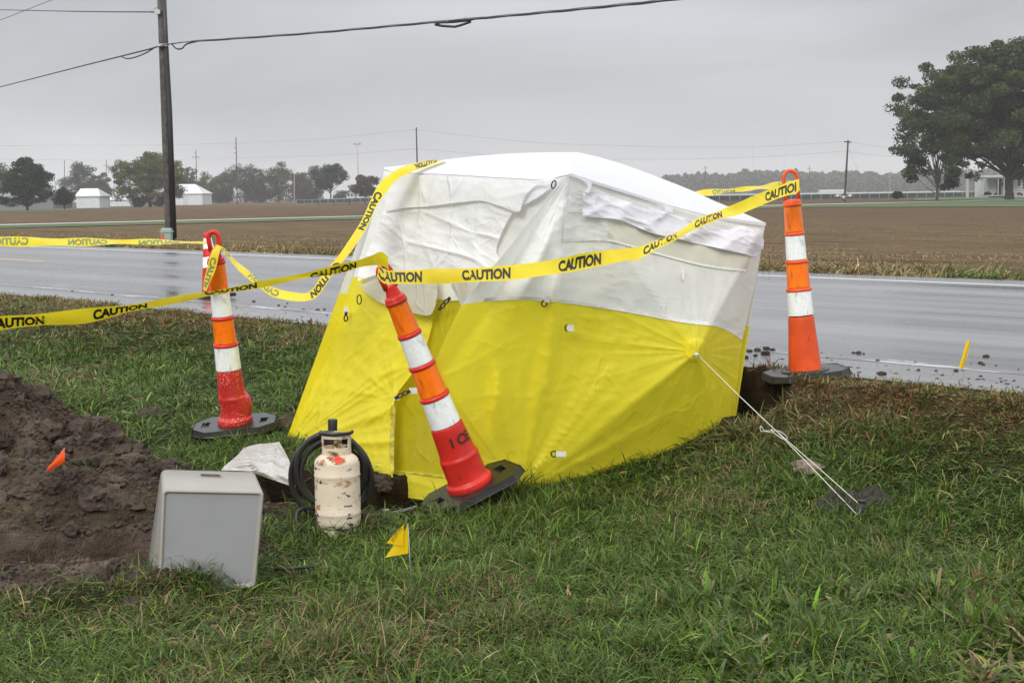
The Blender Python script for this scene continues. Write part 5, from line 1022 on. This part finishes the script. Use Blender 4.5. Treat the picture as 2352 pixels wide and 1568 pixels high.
# ------------------------------------------------------------------ poles and wires
def rod(name, cx, by, ty, Y, w_, m, label, lean_px=0, arms=(), group='far utility poles', ctg='pole'):
    b = P(cx, by, Y); t = P(cx+lean_px, ty, Y); root = empty(name, b, label, ctg, group); V, F = tube([b-np.array([0, 0, .8]), b, (b+t)/2, t], [w_*.5, w_*.5, w_*.42, w_*.34], 8); mk('shaft', V, F, m, root)
    for dx0, dx1, yy, kind in arms:
        p = P(cx+lean_px+dx0, yy, Y); q_ = P(cx+lean_px+dx1, yy-(.0 if kind == 'flat' else 3), Y); V, F = tube([p, q_], .09 if kind != 'thick' else .14, 6); mk('crossarm', V, F, m, root)
    return root
pw = MT['pole_wood']
D_ = MT['bark']
rod('utility_pole', 148, 474, 367, 560, .30, D_, 'thin pole rising behind the round tree and the shed'); rod('utility_pole', 244, 474, 367, 560, .30, D_, 'thin pole with a small arm behind the gap between sheds', arms=((-6, 6, 380, 'flat'),))
rod('utility_pole', 262, 472, 380, 700, .28, D_, 'faint short pole left of the yellow-green tree'); rod('utility_pole', 453, 474, 344, 520, .30, D_, 'pole with a crossarm right of the big wooden pole', lean_px=-3, arms=((-9, 9, 361, 'flat'), (-4, 1, 352, 'flat')))
rod('utility_pole', 545, 469, 315, 480, .38, D_, 'tallest bare pole standing in the far tree row', lean_px=-3, arms=((-4, 1, 329, 'flat'), (-4, 1, 340, 'flat'), (-4, 1, 351, 'flat')))
rod('utility_pole', 676, 466, 381, 560, .26, MT['pale_pole'], 'thin pale pole before the middle of the tree row'); rod('utility_pole', 961, 480, 293, 260, .30, D_, 'bare pole rising just behind the tent roof', lean_px=-5)
lm = rod('light_mast', 824, 440, 332, 700, .5, MT['pale_pole'], 'tall light mast behind the reddish-brown tree', lean_px=-4, group=None, ctg='light mast')
for dx in (-7, -3, 3, 7): c_ = P(820+dx, 330, 700); V, F = box(c_, (.7, .5, .6)); mk('floodlight', V, F, MT['pale_pole'], lm, smooth=False)
V, F = tube([P(812, 332, 700), P(828, 332, 700)], .12, 6); mk('crossarm', V, F, MT['pale_pole'], lm)
rod('utility_pole', 1620, 444, 380, 900, .42, D_, 'small far pole between tent and orange cone', arms=((-4, 4, 386, 'flat'), (-2, 3, 397, 'flat'))); rod('utility_pole', 1859, 440, 380, 900, .42, D_, 'small far pole just right of the orange cone', arms=((-6, 6, 388, 'flat'), (-3, 3, 400, 'flat')))
rod('utility_pole', 1757, 442, 413, 1150, .42, D_, 'tiny far pole before the wood left of the orange cone', arms=((-4, 4, 417, 'flat'),)); rod('utility_pole', 1900, 440, 408, 1150, .4, D_, 'tiny far pole before the wood right of the orange cone')
kp = rod('utility_pole', 1940, 458, 322, 245, .36, D_, 'leaning dark pole with guy wires beside the gas meter', lean_px=8, arms=((-9, -1, 326, 'flat'), (1, 7, 327, 'flat')))
rod('utility_pole', 2222, 450, 350, 290, .62, MT['pale_pole'], 'pale thick pole behind the sapling', lean_px=1); rod('utility_pole', 2044, 446, 392, 600, .25, MT['pale_pole'], 'thin pole behind the round bush on the right'); rod('utility_pole', 2018, 444, 424, 900, .35, D_, 'tiny far pole left of the round bush')
rod('radio_mast', 1730, 420, 303, 1600, .30, MT['pale_pole'], 'left of two faint radio masts over the wood', group='far radio masts', ctg='radio mast'); rod('radio_mast', 1801, 420, 303, 1600, .30, MT['pale_pole'], 'right of two faint radio masts over the wood', group='far radio masts', ctg='radio mast')
def wire(label, pts, r, group=None, name='overhead_wire', n=10):
    V, F = tube([P(*p) for p in cat(np.array(pts, float), n)], r, 6); return tag(mk(name, V, F, MT['wire']), label, 'wire', group)
g_ = 'thin wires across the far field'
wire('thin far wire from the left frame edge to the tallest bare pole', [(-60, 336, 520), (120, 334, 510), (320, 334, 500), (542, 329, 480)], .018, g_); wire('thin far wire from the tallest bare pole up over the tent', [(542, 329, 480), (750, 318, 400), (960, 297, 260)], .014, g_)
wire('thin far wire passing low over the far tree row', [(-60, 366, 600), (300, 368, 560), (542, 363, 480), (760, 356, 400), (955, 342, 262)], .016, g_); wire('thin far wire descending right from the pole behind the tent', [(957, 297, 260), (1187, 324, 250), (1400, 334, 248), (1700, 338, 246), (1948, 325, 245)], .010, g_)
wire('second far wire between the two nearest far poles', [(957, 342, 262), (1200, 360, 255), (1500, 366, 250), (1750, 360, 246), (1945, 347, 245)], .010, g_)
wire('upper far wire from the leaning dark pole to the sapling', [(1949, 325, 245), (2000, 334, 246), (2080, 338, 248), (2352, 330, 262)], .010, g_); wire('lower far wire from the leaning dark pole to the sapling', [(1945, 348, 245), (2000, 355, 246), (2090, 360, 248), (2352, 356, 262)], .010, g_)
wire('guy wire slanting from the leaning dark pole to the ground', [(1948, 340, 245), (1975, 402, 243), (1999, 458, 241)], .010, None)
# near pole by the road
pr = empty('utility_pole', P(392, 549, 47), 'weathered wooden pole rising out of the frame beyond the road', 'pole')
b0, t0 = P(392, 552, 47), P(366, -140, 47); V, F = tube([b0-np.array([0, 0, 1.]), b0, b0*.5+t0*.5, t0], [.160, .155, .138, .12], 14); mk('shaft', V, F, pw, pr)
V, F = tube([P(399.0, 547, 46.84), P(389.5, 260, 46.84), P(381, 100, 46.84), P(376, -20, 46.84)], [.092, .08, .072, .066], 8); mk('cable_riser', V, F, MT['wire'], pr)
V, F = box(P(362, 28, 46.8), (.16, .1, .12)); mk('bracket', V, F, MT['galv'], pr, smooth=False); V, F = tube([P(358, 29, 46.8), P(354, 22, 46.8), P(360, 17, 46.8), P(366, 27, 46.8)], .02, 6); mk('insulator', V, F, MT['galv'], pr)
V, F = box(P(372, 104, 46.75), (.30, .1, .07)); mk('bracket', V, F, MT['galv'], pr, smooth=False)
mc = wire('thick twisted overhead cable rising from the wooden pole to the right', [(372, 104, 46.7), (410, 99, 46), (440, 96, 45.5), (700, 78, 41), (950, 56, 37), (1200, 34, 33), (1400, 15, 30), (1540, 0, 28), (1800, -34, 24)], .016, name='overhead_cable')
for dz, dr_ in ((.022, .007), (-.014, .010)):
    V, F = tube([P(x, y, Y)+np.array([0, 0, dz+.005*math.sin(x/14)]) for x, y, Y in cat(np.array([(440, 96, 45.5), (700, 78, 41), (950, 56, 37), (1200, 34, 33), (1400, 15, 30), (1540, 0, 28), (1800, -34, 24)], float), 14)], dr_, 6); mk('lashed_strand', V, F, MT['wire'], mc, world=True)
for a_ in ([(395, 102, 46.5), (405, 112, 46.3), (418, 112, 46.2), (428, 102, 46), (450, 96, 45.4)], ):
    V, F = tube([P(*p) for p in cat(np.array(a_, float), 6)], .022, 6); mk('drip_loop', V, F, MT['wire'], mc)
ho = empty('cable_loop', P(1035, 55, 35.6), 'black boat-shaped slack loop hanging under the thick cable', 'cable loop')
V, F = tube([P(*p) for p in ((1000, 57, 36.2), (1010, 52, 36), (1040, 51, 35.6), (1078, 47, 35), (1080, 51, 35), (1060, 58, 35.4), (1045, 62, 35.6), (1015, 60, 36), (1000, 57, 36.2))], .028, 6); mk('loop', V, F, MT['wire'], ho)
for x_, y0, y1_ in ((1027, 42, 52), (1068, 39, 49)): V, F = tube([P(x_, y0, 35.6), P(x_+1, y1_, 35.6)], .022, 6); mk('clamp', V, F, MT['galv'], ho)
V, F = tube([P(1078, 48, 35), P(1110, 40, 34.7)], .014, 6); mk('strand', V, F, MT['wire'], ho)
wire('lower cable sloping left from the wooden pole out of the frame', [(370, 105, 46.7), (340, 114, 48), (300, 124, 51), (200, 149, 60), (0, 200, 85), (-80, 220, 98)], .024, name='overhead_cable')
wire('slack jumper under the left cable beside the pole', [(352, 112, 47.5), (335, 122, 48.3), (310, 132, 50), (292, 135, 51.5), (280, 131, 52.5)], .022, name='overhead_cable')
wire('upper thin wire running left from the pole bracket', [(358, 28, 46.8), (200, 27, 60), (0, 23, 85), (-80, 21, 98)], .020, name='overhead_cable'); wire('faint thin wire crossing the top left corner', [(-40, 62, 60), (0, 47, 60), (140, -8, 55)], .010, name='overhead_cable')
# pedestal at the pole foot
pd = P(383, 548, 46.3); px_ = empty('equipment_box', pd, 'pale green equipment box at the foot of the wooden pole', 'equipment box')
V, F = box(P(383, 540, 46.4), (.30, .25, .40)); bevel(mk('cabinet', V, F, MT['green_box'], px_, smooth=False), .03); V, F = box(P(383, 531.5, 46.4), (.34, .29, .06)); mk('lid', V, F, MT['green_box'], px_, smooth=False)
V, F = box(P(374, 545, 45.9), (.07, .03, .20)); tag(mk('marker_post', V, F, MT['cone_orange'], smooth=False), 'small orange marker beside the pale green box', 'marker')

# ------------------------------------------------------------------ buildings
def shed(label, x0, x1, basey, eavey, ridgey, Y, depth=14, gable=None, m='white_metal', roofm='white_roof', ridge=None, name='shed', door=None):
    a, b = P(x0, basey, Y), P(x1, basey+(x0-x1)*.0137, Y); h = (basey-eavey)/FPX*Y; hr = (basey-ridgey)/FPX*Y; root = empty(name, a, label, 'shed')
    g0, e0 = a[2]-1.2, a[2]+h; x_0, x_1 = a[0], b[0]; y0, y1 = Y, Y+depth
    V = [(x_0, y0, g0), (x_1, y0, g0), (x_1, y1, g0), (x_0, y1, g0), (x_0, y0, e0), (x_1, y0, e0), (x_1, y1, e0), (x_0, y1, e0)]; F = [(0, 1, 5, 4), (1, 2, 6, 5), (2, 3, 7, 6), (3, 0, 4, 7)]
    ym = (y0+y1)/2; r0, r1 = ridge or (x0, x1); rx0, rx1 = P(r0, ridgey, Y)[0], P(r1, ridgey, Y)[0]; zr_ = a[2]+hr; mk('wall', V, F, MT[m], root, smooth=False); o = .35
    Vr = [(x_0-o, y0-o, e0-.05), (x_1+o, y0-o, e0-.05), (x_1+o, y1+o, e0-.05), (x_0-o, y1+o, e0-.05), (rx0, ym, zr_), (rx1, ym, zr_)]; Vr = np.array(Vr); Vt = Vr.copy(); Vt[:, 2] += .18
    Fr = [(0, 1, 5, 4), (2, 3, 4, 5), (1, 2, 5), (3, 0, 4)]; n = 6; mk('roof', np.vstack([Vr, Vt]), [f[::-1] for f in Fr]+[tuple(i+n for i in f) for f in Fr]+[(0, 1, 1+n, n), (1, 2, 2+n, 1+n), (2, 3, 3+n, 2+n), (3, 0, n, 3+n)], MT[roofm], root, smooth=False)
    if door: dx0, dx1, dy = door; p, q_ = P(dx0, basey-.5, Y), P(dx1, dy, Y); V, F = box(((p[0]+q_[0])/2, Y-.05, (p[2]+q_[2])/2), (q_[0]-p[0], .1, q_[2]-p[2])); mk('door', V, F, MT['siding'], root, smooth=False)
    return root
shed('long low grey shed behind the round dark tree', -60, 122, 481, 457, 446, 372, 16, m='grey_roof', roofm='grey_roof'); shed('white shed with a pale roof right of the evergreen bush', 176, 229, 478, 452, 435, 379, 10, ridge=(172, 212))
shed('low white shed half hidden by the yellow-green tree', 242, 300, 474, 460, 446, 470, 12, ridge=(262, 300)); shed('white barn with a ribbed roof right of the wooden pole', 376, 465, 470.5, 446.5, 425, 500, 16, ridge=(380, 437), door=(420, 431, 449))
shed('far faint flat shed in the gap of the tree row', 588, 622, 465, 457, 455, 800, 10)
fh = empty('farmhouse', P(818, 465, 560), 'white gabled farmhouse before the reddish-brown tree', 'house')
def gable(root, x0, x1, by, ey, ry, Y, dep, wm='siding', rm='grey_roof'):
    a, b = P(x0, by, Y), P(x1, by, Y); e_ = P(x0, ey, Y)[2]; r_ = P(x0, ry, Y)[2]; xm = (a[0]+b[0])/2; g0 = a[2]-1.5
    V = [(a[0], Y, g0), (b[0], Y, g0), (b[0], Y, e_), (xm, Y, r_), (a[0], Y, e_)]; V = V+[(x, Y+dep, z) for x, _, z in V]; F = [(0, 1, 2, 3, 4), (9, 8, 7, 6, 5), (0, 5, 6, 1), (1, 6, 7, 2), (0, 4, 9, 5)]; mk('wall', V, F, MT[wm], root, smooth=False); o = .5
    V = []; 
    for y in (Y-o, Y+dep+o): V += [(a[0]-o, y, e_-.35), (xm, y, r_+.12), (b[0]+o, y, e_-.35), (a[0]-o, y, e_-.6), (xm, y, r_-.12), (b[0]+o, y, e_-.6)]
    V = np.array(V); V[:, 2] += .15; F = [(0, 1, 7, 6), (1, 2, 8, 7), (3, 9, 10, 4), (4, 10, 11, 5), (0, 3, 4, 1), (1, 4, 5, 2), (6, 7, 10, 9), (7, 8, 11, 10)]; mk('roof', V, F, MT[rm], root, smooth=False)
gable(fh, 796, 815, 465, 447, 437, 560, 8)
a, b = P(815.5, 465, 561), P(843, 465, 561); V, F = box(((a[0]+b[0])/2, 565, a[2]-.4), (b[0]-a[0], 7, 3.6)); mk('wall', V, F, MT['siding'], fh, smooth=False); V, F = box(((a[0]+b[0])/2, 565, a[2]+1.6), (b[0]-a[0]+.6, 7.6, .5)); mk('roof', V, F, MT['siding'], fh, smooth=False)
for x_, y_ in ((801, 448), (808, 448), (800, 458), (807, 458), (824, 460), (834, 460)): V, F = box(P(x_, y_, 559.9), (.5, .1, .9)); mk('window', V, F, MT['dark_glass'], fh, smooth=False)
ph = empty('porch_house', P(2320, 450, 300), 'white porch house behind the huge old trunk at the right edge', 'house'); Yh = 300
def pbox(name, x0, x1, y0, y1, Yf, dep, m, root=ph, parent=None):
    a, b = P(x0, y1, Yf), P(x1, y0, Yf); V, F = box(((a[0]+b[0])/2, Yf+dep/2, (a[2]+b[2])/2), (abs(b[0]-a[0]), dep, abs(b[2]-a[2]))); return mk(name, V, F, MT[m], parent or root, smooth=False)
pbox('wall', 2270, 2420, 408, 460, 303, 9, 'siding'); pbox('roof', 2244, 2346, 402, 407, 298.6, 6, 'siding'); pbox('roof', 2340, 2440, 398, 405, 301, 10, 'grey_roof')
for x_ in (2256, 2292, 2306): pbox('porch_post', x_, x_+1.6 if x_ != 2256 else x_+3.5, 407, 449, 299, .3, 'siding' if x_ != 2256 else 'pale_pole')
pbox('door', 2289, 2300, 411, 447, 302.9, .12, 'dark_glass'); pbox('window', 2306, 2312, 412, 436, 302.9, .12, 'dark_glass'); pbox('window', 2338, 2344, 410, 427, 302.9, .12, 'dark_glass'); pbox('window', 2350, 2366, 407, 434, 302.9, .12, 'dark_glass')
pbox('porch_floor', 2262, 2345, 447.5, 451, 299, 3.9, 'pale_pole')
for k in range(6): pbox('siding_board', 2270, 2420, 413+k*6, 413.5+k*6, 302.95, .1, 'pale_pole')
rod('lamp_post', 2302, 453, 426, 280, .12, MT['blackplastic'], 'black lamp post before the porch', group=None, ctg='lamp post'); lo_ = [o for o in COL.objects if o.name.startswith('lamp_post')][0]; V, F = lathe([(.05, 0), (.22, .12), (.2, .5), (.3, .55), (.0, .8)], 8); mk('lamp_head', V+P(2302, 426, 280)-np.array([0, 0, .1]), F, MT['blackplastic'], lo_, smooth=False)
V, F = tube([P(2302, 427, 280), P(2302, 418, 280)], .03, 5)
# solar field behind its fence, on both sides of the tent
def solar(x0, x1, yb0, yb1, Y0, Y1, top0, top1, label, n):
    a, b = P(x0, yb0, Y0), P(x1, yb1, Y1); ha, hb = (yb0-top0)/FPX*Y0, (yb1-top1)/FPX*Y1; root = empty('solar_panels', a, label, 'solar panels'); d = b-a; L = np.linalg.norm(d[:2]); nrm_ = np.array([-d[1], d[0], 0])/L
    V = [a+[0, 0, ha*.35], b+[0, 0, hb*.35], b+nrm_*9+[0, 0, hb*1.2], a+nrm_*9+[0, 0, ha*1.2]]; V = V+[v-np.array([0, 0, .15]) for v in V]; mk('panel_row', V, [(0, 1, 2, 3), (7, 6, 5, 4), (0, 4, 5, 1), (2, 6, 7, 3)], MT['solar_top'], root, smooth=False)
    mb = MB()
    for k in range(n+1):
        p = a+d*k/n; h = ha+(hb-ha)*k/n; V, F = tube([p+nrm_*5-[0, 0, .5], p+nrm_*5+[0, 0, h*.7]], .09, 6); mk('support', V, F, MT['solar'], root)
    f = empty('chain_link_fence', a, label.replace('pale solar panels', 'chain-link fence in front of the solar panels'), 'fence')
    for k in range(n*2+1):
        p = a-nrm_*3+d*k/(2*n); h = ha+(hb-ha)*k/(2*n); V, F = tube([p-[0, 0, .3], p+[0, 0, h*.95]], .05, 6); mk('post', V, F, MT['pale_pole'], f)
    V = [a-nrm_*3+[0, 0, ha*.05], b-nrm_*3+[0, 0, hb*.05], b-nrm_*3+[0, 0, hb*.9], a-nrm_*3+[0, 0, ha*.9]]; mk('mesh', V+[v+nrm_*.04 for v in V], [(0, 1, 2, 3), (7, 6, 5, 4), (0, 3, 7, 4), (1, 5, 6, 2), (2, 6, 7, 3)], MT['mesh'], f, smooth=False)
    V, F = tube([a-nrm_*3+[0, 0, ha*.93], b-nrm_*3+[0, 0, hb*.93]], .04, 6); mk('rail', V, F, MT['pale_pole'], f)
solar(1560, 2270, 462, 451, 300, 330, 450, 440, 'pale solar panels stretching from the tent to the porch house', 16)
solar(700, 1000, 467, 461, 380, 360, 459, 449, 'pale solar panels left of the tent before the farmhouse', 8)
V, F = box(P(1912, 443, 420), (7.0, 2.4, 1.6)); o = mk('trailer', V, F, MT['siding'], smooth=False); bevel(tag(o, 'white trailer parked beyond the solar panels', 'trailer'), .2)
# gas meter at the foot of the leaning pole
gm = empty('gas_meter', P(1939, 457, 240), 'grey pipes and meter at the foot of the leaning dark pole', 'gas meter')
for x_, y_ in ((1925, 452), (1953, 452)): V, F = lathe([(0, -.3), (.35, -.25), (.4, 0), (.35, .25), (0, .3)], 12); mk('meter', V+P(x_, y_-1, 240), F, MT['galv'], gm)
V, F = tube([P(1916, 451, 240), P(1962, 451, 240)], .08, 6); mk('pipe', V, F, MT['galv'], gm); V, F = tube([P(1938, 460, 240), P(1938, 450, 240)], .3, 8); mk('pipe', V, F, MT['galv'], gm)
# a stake with grass by the lawn, then the air itself
m = bpy.data.materials.new('misty_air'); m.use_nodes = True; t = m.node_tree; t.nodes.remove(t.nodes['Principled BSDF']); vo = N('ShaderNodeVolumePrincipled', t, inp={'Density': .00026, 'Anisotropy': .0, 'Color': (.97, .98, 1, 1)}); t.links.new(vo.outputs[0], t.nodes['Material Output'].inputs['Volume'])
V, F = box((0, 1400, 28), (6400, 3400, 59)); tag(mk('haze', V, F, m, smooth=False), 'thin pale mist over the fields', kind='stuff')
